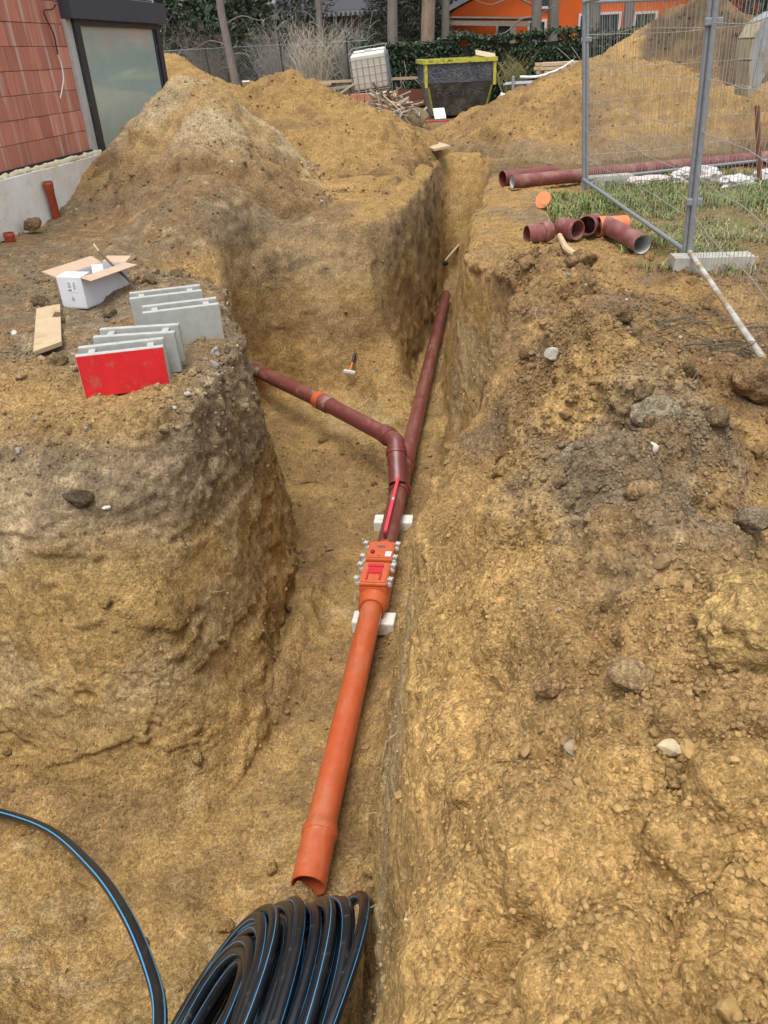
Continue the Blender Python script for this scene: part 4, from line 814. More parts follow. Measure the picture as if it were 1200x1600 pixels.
for i, L in enumerate((0.62, 1.22, 1.24, 1.24, 1.24, 1.24)):
    MB().box((WX+0.055, yy-L/2, 0.265), (0.11, L-0.006, 0.60-0.012*(i % 2)), bev=0.006).build('insulation_board', M_XPS, h); yy -= L
mb = MB(); g = random.Random(4); y_ = 11.36; pts = []
while y_ > 5.0: pts.append((WX+0.055+g.uniform(-.02, .02), y_, 0.575+g.uniform(-0.006, 0.018))); y_ -= 0.055
mb.tube(pts, [g.uniform(0.018, 0.045) for _ in pts], 8).build('expanding_foam', M_FOAM, h)
# glass door
fr = MB(); fx = WX+0.01
fr.box((fx, 11.275, 1.10), (0.16, 0.15, 2.2), bev=0.004); fr.box((fx, 14.05, 1.10), (0.16, 0.16, 2.2), bev=0.004); fr.box((fx, 12.665, 2.115), (0.15, 2.65, 0.07), bev=0.003); fr.box((fx, 12.665, 0.03), (0.15, 2.65, 0.08), bev=0.003)
fro = fr.build('door_frame', M_FRAME, h); MB().box((fx+0.03, 13.93, 1.08), (0.05, 0.035, 2.02), bev=0.004).build('sash_bead', M_SHUT, fro)
MB().box((fx+0.02, 12.62, 1.075), (0.02, 2.58, 2.02)).build('glass_pane', M_GLASS, h)
MB().box((WX+0.04, 12.69, 2.29), (0.24, 3.28, 0.28), bev=0.006).build('shutter_box', M_SHUT, h)
MB().box((WX-0.06, 12.75, 2.78), (0.10, 3.1, 0.70)).build('lintel', M_XPS, h)
MB().box((WX-0.02, 14.20, 1.15), (0.12, 0.10, 2.3)).build('corner_board', M_CARDB, h)
MB().tube([(WX+0.08, 12.2, 2.455), (WX+0.08, 14.0, 2.455)], 0.010, 6).build('conduit', M_BLACKR, h)
MB().tube(catmull([(WX+0.02, 10.95, 2.30), (WX+0.06, 10.75, 2.24), (WX+0.05, 10.55, 2.22), (WX+0.05, 10.58, 2.12), (WX+0.05, 10.66, 1.98), (WX+0.04, 10.68, 1.86), (WX+0.03, 10.69, 1.76)], 5), 0.008, 6).build('black_cable', M_BLACKR, h)
MB().tube(catmull([(WX+0.03, 10.69, 1.77), (WX+0.04, 10.71, 1.66), (WX+0.04, 10.68, 1.50), (WX+0.03, 10.58, 1.36), (WX+0.03, 10.50, 1.28)], 5), 0.007, 6).build('white_cable', M_PAPER, h)
def stub(x, y, z0, z1, lean, label):
    t = thing('drain_pipe', label, 'pipe', (x, y, z0)); a, b = Vector((x, y, z0)), Vector((x+0.0, y+lean, z1))
    L = (b-a).length; m_ = mat('red-brown drain plastic', (0.36, 0.065, 0.025), (0.30, 0.05, 0.02), 0.45, scale=12, dirt=0.1)
    MB().sweep([a, b], [(0, 0.05), (L-0.12, 0.05), (L-0.11, 0.056), (L-0.05, 0.057), (L-0.045, 0.062), (L-0.02, 0.062), (L-0.015, 0.057), (L, 0.056), (L, 0.048), (L-0.15, 0.048)], 20).build('tube', m_, t)
stub(WX+0.18, 9.45, -0.25, 0.44, -0.01, 'red-brown upright drain stub beside the white plinth')
stub(WX+0.22, 8.30, -0.25, 0.07, 0.0, 'short red-brown drain stub at the far left edge of the ground')

# ================================================================== mesh fence, feet, loose pipes at the right
def panel(a, b, label, la=(0, 0), lb=(0, 0), H=2.0, mud=False):
    """a, b: feet (x, y); la, lb: how far each top leans"""
    t = thing('mesh_fence_panel', label, 'fence panel', ((a[0]+b[0])/2, (a[1]+b[1])/2, 0.0), 'mobile construction fence panels')
    def P(s, z): return Vector((a[0]+(b[0]-a[0])*s+(la[0]*(1-s)+lb[0]*s)*z/H, a[1]+(b[1]-a[1])*s+(la[1]*(1-s)+lb[1]*s)*z/H, z))
    for s in (0.0, 1.0): MB().tube([P(s, -0.02), P(s, H)], 0.021, 12).build('post', M_GALV, t)
    MB().tube([P(0, H-0.02), P(1, H-0.02)], 0.019, 10).build('top_rail', M_GALV, t); MB().tube([P(0, 0.13), P(1, 0.13)], 0.019, 10).build('bottom_rail', M_MUDRAIL if mud else M_GALV, t)
    L = math.hypot(b[0]-a[0], b[1]-a[1]); mb = MB(); n = int(L/0.10); nrm = Vector((-(b[1]-a[1])/L, (b[0]-a[0])/L, 0)); g = random.Random(int(a[0]*100))
    for i in range(1, n):
        s = i/n; w = g.uniform(-0.004, 0.004); mb.tube([P(s, 0.13)+nrm*0.012, P(s+w, 1.0)+nrm*0.012, P(s, H-0.02)+nrm*0.012], 0.0019, 4, False)
    for z in (0.40, 0.70, 1.0, 1.32, 1.66):
        pts = [P(s, z+0.012*math.sin(s*9+z*5)+(0.014 if 0.4 < s < 0.6 else 0))-nrm*0.002 for s in np.linspace(0, 1, 13)]; mb.tube(pts, 0.0026, 4, False)
    mb.build('wire_mesh', M_WIRE, t, kind='stuff'); return t, P
tA, PA = panel((1.06, 10.55), (1.50, 6.62), 'mesh fence panel between the far post and the near double post', (-0.17, 0), (-0.09, 0))
tB, PB = panel((1.528, 6.58), (1.36, 3.2), 'mesh fence panel running off the right edge with a muddy bottom rail', (-0.09, 0), (0.0, 0), mud=True)
tC, PC = panel((1.098, 10.57), (4.5, 12.35), 'mesh fence panel behind the long pipe running right from the far post', (-0.17, 0), (0, 0))
for z in (0.5, 1.68): MB().box(PA(1, z)+Vector((0.027, -0.02, 0)), (0.12, 0.055, 0.05), bev=0.008).build('coupling_clamp', M_GALV, tB)
for z in (1.62,): MB().box(PA(0, z)+Vector((0.03, 0.02, 0)), (0.12, 0.055, 0.05), bev=0.008).build('coupling_clamp', M_GALV, tC)
def foot(x, y, rz, label):
    z = hz(x, y) if y < 17 else 0
    z = max(min(z, 0.03), -0.05); mb = MB(); c, s = math.cos(rz), math.sin(rz)
    def P(a, b, h_): return (x+a*c-b*s, y+a*s+b*c, z+h_)
    mb.hexa([P(-.31, -.105, -.02), P(.31, -.105, -.02), P(.31, .105, -.02), P(-.31, .105, -.02), P(-.30, -.09, .13), P(.30, -.09, .13), P(.30, .09, .13), P(-.30, .09, .13)])
    o = mb.build('fence_foot', M_CONC2, None, label, 'fence foot', 'concrete feet of the mesh fence')
foot(1.68, 6.50, 0.05, 'pale concrete fence foot under the near double post')
foot(1.36, 10.75, 0.28, 'pale concrete fence foot behind the far fence post')
MB().tube([(3.13, 10.5, 0.0), (2.93, 10.5, 0.88)], 0.028, 8).build('steel_post', M_RUST, None, 'rusty leaning steel post at the right edge behind the fence', 'post')
def loose(a, b, R_, label, m=M_BURG2, rings=None, lining=True, cat='pipe', name='drain_pipe', open1=False):
    a, b = Vector(a), Vector(b); t = thing(name, label, cat, tuple((a+b)/2-Vector((0, 0, R_)))); L = (b-a).length
    rings = rings or [(0, R_), (L, R_)]; ra = rings[0][1]
    MB().sweep([a, b], [(0.02, ra*0.93), (0, ra*0.93)]+rings+([(L, rings[-1][1]*0.93), (L-0.02, rings[-1][1]*0.93)] if open1 else []), 28, False, not open1).build('tube', m, t)
    MB().sweep([a, b], [(0.004, ra*0.925), (min(L*0.98, 0.8), ra*0.91)], 28, False, True).build('lining', M_PIPEIN if lining else m, t); return t
loose((0.17, 10.62, 0.12), (6.2, 13.1, 0.15), 0.082, 'long dusty burgundy pipe lying behind the fence post', seg(6, 0, .08, 1) and M_BURG2)
loose((0.05, 11.00, 0.11), (0.75, 11.42, 0.11), 0.082, 'short burgundy socketed pipe behind the end of the long pipe', M_BURG, [(0, 0.098), (0.22, 0.098), (0.24, 0.104), (0.28, 0.104), (0.30, 0.086), (0.42, 0.084), (0.43, 0.092), (0.80, 0.090)], lining=False)
loose((1.245, 7.10, 0.075), (1.03, 7.86, 0.10), 0.082, 'burgundy pipe offcut with white inside pointing at the camera', M_BURG2, None, True, open1=True)
loose((0.83, 7.74, 0.12), (0.93, 8.02, 0.10), 0.085, 'burgundy coupling standing open behind the elbow', M_BURG2, [(0, 0.088), (0.12, 0.088), (0.13, 0.083), (0.30, 0.083)], False, 'pipe fitting', 'pipe_coupling')
loose((0.945, 7.84, 0.09), (1.22, 7.93, 0.09), 0.08, 'light orange pipe offcut next to the open coupling', mat('sun-faded orange plastic', (0.72, 0.21, 0.08), (0.64, 0.17, 0.06), 0.5), [(0, 0.092), (0.06, 0.092), (0.07, 0.08), (0.29, 0.08)], False)
def elbow(c, d0, d1, label, R_=0.082):
    c, d0, d1 = Vector(c), Vector(d0).normalized(), Vector(d1).normalized(); A_ = c+d0*0.115; B_ = c+d1*0.125
    pts = [A_, c+d0*0.07]+[((c+d0*0.07)*(1-s)**2+c*2*s*(1-s)+(c+d1*0.07)*s*s) for s in np.linspace(.1, .9, 7)]+[c+d1*0.07, B_]
    L = sum((q-p).length for p, q in zip(pts, pts[1:]))
    rs = [(0.10, R_*0.9), (0, R_*0.93), (0, R_*1.06), (0.06, R_*1.07), (0.065, R_)]+[(0.065+(L-0.15)*i/8, R_) for i in range(1, 9)]+[(L-0.08, R_*1.1), (L-0.055, R_*1.16), (L-0.03, R_*1.16), (L-0.025, R_*1.1), (L, R_*1.09), (L, R_*0.97), (L-0.12, R_*0.93)]
    t = thing('pipe_elbow', label, 'pipe fitting', tuple(c-Vector((0, 0, R_)))); MB().sweep(pts, rs, 28).build('tube', M_BURG2, t); return t
elbow((0.38, 7.56, 0.09), (-0.9, -0.35, 0.0), (0.86, 0.5, 0.18), 'dusty burgundy elbow lying alone nearest the trench')
elbow((0.66, 7.72, 0.10), (-0.5, 0.8, 0.0), (0.62, -0.75, 0.05), 'burgundy elbow with its mouth turned to the camera')
t = thing('orange_plug', 'round orange pipe plug leaning on the ground', 'pipe plug', (0.52, 9.28, 0.0)); cn = Vector((-0.55, -0.75, 0.42)).normalized(); cc = Vector((0.52, 9.3, 0.095))
MB().sweep([cc, cc+cn*0.05], [(0, 0.084), (0.03, 0.085), (0.032, 0.092), (0.05, 0.092)], 28, True, True).build('cap_disc', mat('faded orange cap', (0.80, 0.26, 0.11), (0.70, 0.2, 0.08), 0.5), t)
t = thing('wood_splinter', 'pale broken root splinter on the end of the spoil bank', 'wood piece', (0.55, 6.6, 0.1)); zz = hz(0.55, 6.6)+0.03
MB().tube(catmull([(0.53, 6.98, zz+0.06), (0.545, 6.75, zz+0.05), (0.57, 6.58, zz+0.03), (0.66, 6.43, zz)], 4), [0.022, 0.022, 0.023, 0.024, 0.024, 0.024, 0.026, 0.028, 0.03, 0.03, 0.026, 0.018, 0.008], 9).build('splinter', M_WOOD, t)
def sack(c, size, label, seed, rz=0, m=None):
    mb = MB(); bm_ = bmesh.new(); bmesh.ops.create_icosphere(bm_, subdivisions=4, radius=1.0); bm_.verts.index_update(); P = np.array([v.co[:] for v in bm_.verts])
    P = np.sign(P)*np.abs(P)**0.75; fold = fbm(P*2.1+seed*5, 4)*0.38+np.abs(fbm(P*4.2+seed, 3))*0.22; P = P*(1+fold)[:, None]*np.array(size)/2; P[:, 2] = np.maximum(P[:, 2], -size[2]*0.35); Mx = np.array(Matrix.Rotation(rz, 3, 'Z')); P = P@Mx.T+np.array(c)
    mb.add(P, [[v.index for v in q.verts] for q in bm_.faces], True); bm_.free(); mb.build('plastic_sack', m or M_SACK, None, label, 'sack')
M_SACK = mat('crumpled white plastic', (0.60, 0.59, 0.57), (0.46, 0.45, 0.44), 0.45, scale=8, bumps=0.5, bscale=22, dirt=0.2, dscale=5)
M_SACKP = mat('pinkish plastic', (0.66, 0.52, 0.52), (0.5, 0.42, 0.42), 0.45, scale=8, bumps=0.5, bscale=22)
sack((1.86, 10.72, 0.06), (0.60, 0.22, 0.13), 'crumpled pinkish plastic sack left of the near fence post', 1, 0.2, M_SACKP)
sack((2.42, 10.75, 0.09), (0.60, 0.30, 0.24), 'crumpled white plastic sack just right of the near fence post', 2, 0.4)
sack((2.85, 10.45, 0.06), (0.36, 0.24, 0.16), 'small white plastic sack lying lowest in the grass', 3, 0.1)
sack((3.35, 10.75, 0.08), (0.55, 0.28, 0.18), 'muddy white plastic sack at the right edge', 4, 0.5)
# grass behind the fence
def grass():
    g = np.random.default_rng(3); n = 52000; x = g.uniform(0.55, 5.2, n); y = g.uniform(5.0, 11.6, n)
    P2 = np.stack([x, y, 0*x], 1); dn = fbm(P2*1.6+4, 3); lim = 0.95+0.45*np.clip(y-8.6, -1.6, 2)*-0.25
    k = ((x > 1.05+0.3*dn) & (y > 6.2+0.6*dn) & (dn > -0.32) & ~((y < 7.4) & (dn < 0.06))) | ((y > 8.5) & (y < 10.3) & (x > 0.55-0.2*dn) & (dn > -0.2)) | ((x > 1.15) & (y < 5.2) & (dn > 0.25))
    x, y, dn = x[k], y[k], dn[k]; n = len(x); z = height(x[:, None], y[:, None])[:, 0]-0.01
    hgt = g.uniform(0.03, 0.13, n)*(0.7+0.6*sstep(-.2, .4, dn)); a = g.uniform(0, 6.283, n); w = g.uniform(0.002, 0.0045, n)*1.4; ln = g.uniform(0.3, 2.2, n)*hgt
    dx, dy = np.cos(a), np.sin(a); b = np.stack([x, y, z], 1); sd = np.stack([-dy, dx, 0*dx], 1)*w[:, None]; fwd = np.stack([dx, dy, 0*dx], 1)
    m1 = b+fwd*(ln*0.3)[:, None]+np.array([0, 0, 1])*(hgt*0.62)[:, None]; tp = b+fwd*ln[:, None]+np.array([0, 0, 1])*hgt[:, None]*g.uniform(0.6, 1, n)[:, None]
    V = np.stack([b-sd, b+sd, m1+sd*0.8, m1-sd*0.8, tp], 1).reshape(-1, 3); i = np.arange(n)*5
    Q = np.stack([i, i+1, i+2, i+3], 1); T = np.stack([i+3, i+2, i+4], 1)
    cols = np.array([(0.12, 0.19, 0.05), (0.17, 0.24, 0.07), (0.28, 0.28, 0.10), (0.42, 0.35, 0.18), (0.34, 0.26, 0.14)]); pr = np.stack([0.34+0.5*dn, 0.3+0*dn, 0.2+0*dn, 0.14-0.1*dn+0.10*(y < 8), 0.1+0.15*(y < 8)], 1).clip(0.02); pr /= pr.sum(1)[:, None]
    ci = (g.random(n)[:, None] > pr.cumsum(1)).sum(1).clip(0, 4); C = np.repeat(cols[ci]*g.uniform(0.7, 1.2, n)[:, None], 5, 0)
    me = fmesh('grass', V, [Q, T]); set_col(me, C); o = link('grass', me, M_BLADE); o['kind'] = 'stuff'; o['label'] = 'patchy green and straw-coloured grass behind the fence'
grass()

# ================================================================== yard behind: skip, tank, timber
def skip():
    t = thing('skip_container', 'dark blue skip container with yellow rim and chalk scrawls', 'skip', (-1.25, 25.2, 0)); a = 0.16; c, s = math.cos(a), math.sin(a); o0 = Vector((-1.10, 23.8, 0.02))
    def P(u, v, w): return o0+Vector((u*c-v*s, u*s+v*c, w))
    m, nt_, b = newmat('scratched navy paint'); v = objvec(nt_); w1 = nz(nt_, 2.2, 9, 0.75, v).outputs[0]; w2 = nz(nt_, 9, 5, 0.6, objvec(nt_, (1, 1, 2.4))).outputs[0]
    cl = mix(nt_, ramp(nt_, w1, [(0.42, (0, 0, 0)), (0.62, (1, 1, 1))]), (0.022, 0.030, 0.052), (0.060, 0.062, 0.066)); cl = mix(nt_, ramp(nt_, w2, [(0.485, (0, 0, 0)), (0.5, (0.8, 0.8, 0.8)), (0.515, (0, 0, 0))]), cl, (0.40, 0.42, 0.44)); nt_.links.new(cl, b.inputs['Base Color']); b.inputs['Roughness'].default_value = 0.6
    md = mat('dirty dark steel', (0.028, 0.027, 0.026), (0.10, 0.095, 0.080), 0.8, scale=4, dirt=0.28, dscale=3, dcol=(0.17, 0.16, 0.13)); ys = mat('worn yellow paint', (0.50, 0.49, 0.05), (0.40, 0.38, 0.05), 0.7, scale=9, dirt=0.28, dscale=8, dcol=(0.08, 0.07, 0.05)); gs = mat('grey worn skip side', (0.26, 0.26, 0.25), (0.15, 0.15, 0.15), 0.7, scale=4, dirt=0.3, dscale=5, dcol=(0.20, 0.15, 0.10))
    zt, zm = 1.30, 0.80; wt, wm, wb = 0.92, 0.86, 0.70; L = 3.0
    def slab(nm, pts, m_, th=0.03):
        n_ = (pts[1]-pts[0]).cross(pts[3]-pts[0]).normalized()*th; MB().hexa([q+n_ for q in pts]+[q for q in pts]).build(nm, m_, t)
    slab('front_panel', [P(-wt, 0.0, zm), P(wt, 0.0, zm), P(wt, -0.02, zt), P(-wt, -0.02, zt)], m); slab('front_panel', [P(-wb, 0.32, 0), P(wb, 0.32, 0), P(wm, 0.01, zm-0.003), P(-wm, 0.01, zm-0.003)], md)
    slab('side_panel', [P(-wt, L, zm), P(-wt, 0, zm), P(-wt, -0.02, zt), P(-wt, L, zt)], gs); slab('side_panel', [P(-wb, L-.3, 0), P(-wb, 0.32, 0), P(-wm, 0.01, zm), P(-wm, L, zm)], gs)
    slab('side_panel', [P(wt, 0, zm), P(wt, L, zm), P(wt, L, zt), P(wt, -0.02, zt)], gs); slab('side_panel', [P(wb, 0.32, 0), P(wb, L-.3, 0), P(wm, L, zm), P(wm, 0.01, zm)], gs)
    slab('rear_panel', [P(wb, L-.3, 0), P(-wb, L-.3, 0), P(-wt, L, zt), P(wt, L, zt)], md)
    for u0, v0, u1, v1 in ((-wt-.04, -.05, wt+.04, -.05), (-wt-.03, -.06, -wt-.03, L+.04), (wt+.03, -.06, wt+.03, L+.04), (-wt, L+.03, wt, L+.03)):
        A_, B_ = P(u0, v0, zt), P(u1, v1, zt); MB().box((A_+B_)/2, ((B_-A_).length, 0.09, 0.10), rz=math.atan2((B_-A_).y, (B_-A_).x)).build('rim', ys, t)
    for sg in (-1, 1):
        MB().hexa([P(sg*wt-.038, -0.06, zm-.1), P(sg*wt+.038, -0.06, zm-.1), P(sg*wt+.038, -.02, zm-.1), P(sg*wt-.038, -.02, zm-.1), P(sg*wt-.038, -0.07, zt-.06), P(sg*wt+.038, -0.07, zt-.06), P(sg*wt+.038, -.02, zt-.06), P(sg*wt-.038, -.02, zt-.06)]).build('corner_post', ys, t)
        MB().hexa([P(sg*wb-.022, 0.27, 0), P(sg*wb+.022, 0.27, 0), P(sg*wb+.022, .30, 0), P(sg*wb-.022, .30, 0), P(sg*wm-.022, -.04, zm-.1), P(sg*wm+.022, -.04, zm-.1), P(sg*wm+.022, -.01, zm-.1), P(sg*wm-.022, -.01, zm-.1)]).build('corner_post', ys, t)
    for v_ in (0.6, 1.2, 1.8, 2.4): MB().box(P(-wt-.03, v_, (zt+zm)/2), (0.06, 0.10, zt-zm-.08), rz=a).build('side_rib', m, t)
    chalk = mat('chalk marks', (0.34, 0.36, 0.38), (0.10, 0.11, 0.13), 0.9, scale=14)
    def stroke(pts, zc, sc_, front=-0.022, up=True):
        q = []
        for (u, w) in pts:
            zz_ = zc+w*sc_
            if up: q.append(P(u, front-0.02*(zz_-zm)/(zt-zm)-0.012, zz_))
            else: q.append(P(u, 0.32+(0.01-0.32)*zz_/zm-0.040, zz_))
        MB().tube(q, 0.0045, 5).build('chalk_stroke', chalk, t)
    cir = [(-0.60+0.20*math.cos(k*0.5), math.sin(k*0.5)) for k in range(14)]; stroke(cir, 1.03, 0.13); stroke([(-0.78, 0), (-0.45, 0.1)], 1.03, 0.14); stroke([(-0.15, -.8), (-0.15, .6)], 1.03, 0.13); stroke([(-0.3, .5), (0.05, .7)], 1.03, 0.13)
    stroke([(0.2, .5), (0.27, -.5), (0.34, .4), (0.42, -.5)], 1.05, 0.13); stroke([(0.5, -.5), (0.5, .7), (0.65, .1)], 1.03, 0.13); stroke([(0.72, .7), (0.86, .7), (0.79, .7), (0.79, -.7)], 1.0, 0.12)
    for k, pts in enumerate([[(-.62, -.8), (-.62, .8), (-.5, .7), (-.5, .1), (-.62, 0)], [(-.4, -.8), (-.4, .7), (-.28, .6), (-.28, .1), (-.4, 0), (-.26, -.8)], [(-.1, -.7), (-.18, 0), (-.1, .7), (-.02, 0), (-.1, -.7)], [(.08, .7), (.08, -.7)], [(.2, -.7), (.32, .7), (.44, -.7)], [(.5, .7), (.64, .6), (.5, -.1), (.66, -.8)]]): stroke(pts, 0.56, 0.10, up=False)
    MB().ball(P(0.0, 1.4, 0.55), 0.9, 3, 0.2, (0.9, 1.45, 0.55), a, 3).build('rubble_fill', mat('rubble', (0.25, 0.20, 0.14), (0.15, 0.12, 0.09), 0.95, scale=6, bumps=0.8), t)
skip()
MB().box((-0.45, 24.4, 1.42), (0.55, 0.25, 0.03), rx=0.5, ry=0.2, rz=0.2).build('board', M_WOOD, None, 'pale board sticking out of the skip container', 'board')
def tank():
    t = thing('water_tank', 'tilted white cage tank on stacked bricks left of the skip', 'tank', (-3.75, 25.7, 0.6)); T_ = Matrix.Rotation(R(-5), 3, 'Y') @ Matrix.Rotation(R(8), 3, 'X') @ Matrix.Rotation(0.05, 3, 'Z'); o0 = Vector((-3.75, 25.75, 0.64))
    def P(x, y, z): return o0+T_ @ Vector((x, y, z))
    wp = mat('cloudy white tank plastic', (0.74, 0.73, 0.64), (0.66, 0.64, 0.52), 0.5, scale=2)
    bm_ = bmesh.new(); bmesh.ops.create_cube(bm_, size=1.0); bmesh.ops.scale(bm_, vec=(0.98, 0.96, 0.90), verts=bm_.verts[:]); bmesh.ops.bevel(bm_, geom=bm_.edges[:], offset=0.07, segments=3, affect='EDGES', profile=0.6); bm_.verts.index_update()
    MB().add([P(v.co.x, v.co.y, v.co.z+0.57) for v in bm_.verts], [[v.index for v in q.verts] for q in bm_.faces]).build('tank_body', wp, t); bm_.free()
    MB().tube([P(0, 0, 1.0), P(0, 0, 1.07)], 0.11, 16).build('filler_cap', M_RENDER, t)
    def bar(a, b, r_=0.011): MB().tube([P(*a), P(*b)], r_, 6).build('cage_bar', M_GALV, t)
    W, D, H = 0.52, 0.52, 1.08
    for z in (0.10, 0.30, 0.50, 0.70, 0.90, H):
        bar((-W, -D, z), (W, -D, z)); bar((W, -D, z), (W, D, z)); bar((-W, -D, z), (-W, D, z)); bar((-W, D, z), (W, D, z))
    for k in range(7):
        u = -W+2*W*k/6; bar((u, -D, 0.05), (u, -D, H if k in (0, 6) else 0.92)); bar((u, D, 0.05), (u, D, 0.92))
        if k not in (0, 6): bar((-W, u, 0.05), (-W, u, 0.92)); bar((W, u, 0.05), (W, u, 0.92))
    for x in (-0.42, 0, 0.42): MB().add([P(x+sx, sy, sz) for sz in (-0.08, 0.05) for sy in (-.5, .5) for sx in (-.06, .06)], [(0, 2, 3, 1), (4, 5, 7, 6), (0, 1, 5, 4), (2, 6, 7, 3), (0, 4, 6, 2), (1, 3, 7, 5)]).build('pallet_runner', M_WOODG, t)
tank()
t = thing('brick_pallet', 'small stack of light red hollow bricks in front of the white tank', 'brick stack', (-3.75, 24.9, 0.0)); mo = mat('pale red brick', (0.50, 0.20, 0.12), (0.40, 0.15, 0.09), 0.9, scale=10, bumps=0.3)
for r_ in range(2):
    for k in range(5): MB().box((-4.18+0.205*k, 24.9, 0.26+0.235*r_), (0.195, 0.42, 0.225), bev=0.006).build('brick', mo, t)
MB().box((-3.77, 24.9, 0.09), (1.15, 0.8, 0.10)).build('pallet', M_WOODG, t)
MB().hexa([(-4.2, 25.25, 0), (-3.2, 25.25, 0), (-3.2, 26.3, 0), (-4.2, 26.3, 0), (-4.2, 25.25, .60), (-3.2, 25.25, .52), (-3.2, 26.3, .50), (-4.2, 26.3, .58)]).build('timber_crib', M_WOODG, None, 'grey timber crib carrying the white tank', 'timber crib')
def plank(a, b, w, th, label, m=M_WOODG, cat='plank', name='plank', group=None, roll_=0):
    a, b = Vector(a), Vector(b); d = (b-a).normalized(); s_ = d.cross(Vector((0, 0, 1))).normalized(); u_ = s_.cross(d); s2 = s_*math.cos(roll_)+u_*math.sin(roll_); u2 = u_*math.cos(roll_)-s_*math.sin(roll_); s2 *= w/2; u2 *= th
    MB().hexa([a-s2, a+s2, b+s2, b-s2, a-s2+u2, a+s2+u2, b+s2+u2, b-s2+u2]).build(name, m, None, label, cat, group)
plank((-6.3, 26.7, 0.86), (-2.4, 26.5, 0.86), 0.10, 0.07, 'long pale timber rail passing behind the white tank', M_WOOD)
plank((-6.0, 25.6, 0.62), (-4.1, 25.6, 0.78), 0.22, 0.07, 'weathered grey plank left of the white tank')
plank((-4.95, 24.9, 0.42), (-4.12, 25.0, 0.88), 0.16, 0.05, 'diagonal plank leaning up against the white tank', M_WOOD)
plank((-5.9, 19.9, 0.9), (-5.5, 18.6, 1.18), 0.16, 0.03, 'white board leaning behind the long ochre heap', M_PAPER); plank((-5.2, 18.9, 1.06), (-4.9, 18.8, 1.16), 0.14, 0.05, 'cream board end at the top of the long ochre heap', M_WOOD); plank((-4.6, 19.3, 1.02), (-3.8, 19.5, 1.02), 0.15, 0.05, 'short pale timber peeping over the long ochre heap', M_WOOD)
for x, y, z, px_, nm in ((-6.0, 25.6, 0, 0, 'left'), (-4.4, 25.6, 0, 0, 'right')): MB().box((x, y, 0.31), (0.14, 0.3, 0.62)).build('timber_prop', M_WOODD, None, 'dark timber prop under the %s end of the grey plank' % nm, 'timber')
sack((-4.98, 24.6, 0.50), (0.55, 0.4, 0.30), 'white sack in front of the diagonal plank', 11); sack((-4.45, 24.2, 0.28), (0.5, 0.35, 0.25), 'lower white sack left of the red brick stack', 12)
MB().box((-5.0, 24.9, 0.15), (1.0, 0.7, 0.36)).build('timber_stack', M_WOODD, None, 'dark timber stack under the white sacks', 'timber')
# heap of grubbed roots
t = thing('root_pile', 'pile of grubbed-up roots and branches before the skip', 'brush pile', (-2.75, 21.0, 0.0)); g = random.Random(5)
MB().ball((-2.8, 21.2, 0.10), 0.70, 4, 0.35, (1.1, 0.9, 0.62), 0, 8).build('earth_core', mat('root earth', (0.22, 0.155, 0.085), (0.13, 0.09, 0.055), 0.95, scale=8, bumps=0.9, bscale=20), t)
MB().ball((-2.85, 21.7, 0.62), 0.22, 3, 0.3, (1.2, 1, 0.6), 0, 9).build('stump', M_WOOD, t)
for k in range(170):
    a = g.uniform(0, 6.28); rr_ = g.uniform(0.05, 0.85); c_ = Vector((-2.75+rr_*math.cos(a), 21.0+rr_*math.sin(a)*0.9, 0.62-0.5*rr_+g.uniform(-.05, .12))); d_ = Vector((g.uniform(-1, 1), g.uniform(-1, .3), g.uniform(-.7, .15))).normalized()*g.uniform(0.15, 0.5)
    w_ = Vector((g.uniform(-.08, .08), g.uniform(-.08, .08), g.uniform(-.02, .1))); r_ = g.uniform(0.008, 0.036); MB().tube([c_-d_, c_+w_, c_+d_], [r_, r_*0.9, r_*0.5], 6).build('root', (M_WOODD, M_WOODG, M_WOODD, M_WOOD, M_WOODG)[k % 5], t)
# small litter by the skip
def scrap(c, sz, m, label, rz=0, rx=0, cat='litter', name='scrap'): MB().box(c, sz, rz=rz, rx=rx, bev=min(sz)*0.2).build(name, m, None, label, cat)
scrap((-1.62, 23.2, 0.12), (0.32, 0.03, 0.30), M_PAPER, 'grey-white torn sheet leaning before the skip', 0.4, -0.6); sack((-0.95, 22.0, 0.06), (0.22, 0.16, 0.14), 'small pink plastic bag on the ground before the skip', 21, 0, mat('pink plastic', (0.70, 0.35, 0.42), None, 0.5)); sack((-0.72, 22.9, 0.05), (0.34, 0.2, 0.12), 'small white plastic bag at the right foot of the skip', 22)
sack((-2.62, 26.2, 0.10), (0.26, 0.24, 0.22), 'blue plastic bag left of the skip', 23, 0, mat('blue plastic', (0.03, 0.06, 0.16), None, 0.5)); scrap((-1.45, 21.9, 0.03), (0.9, 0.04, 0.03), M_RED, 'thin red strip on the ground before the skip', 0.25)
MB().box((-1.22, 14.95, 0.17), (0.30, 1.5, 0.035), rz=0.36, ry=-0.12).build('plank', M_WOOD, None, 'wide pale board lying at the far end of the trench', 'plank')
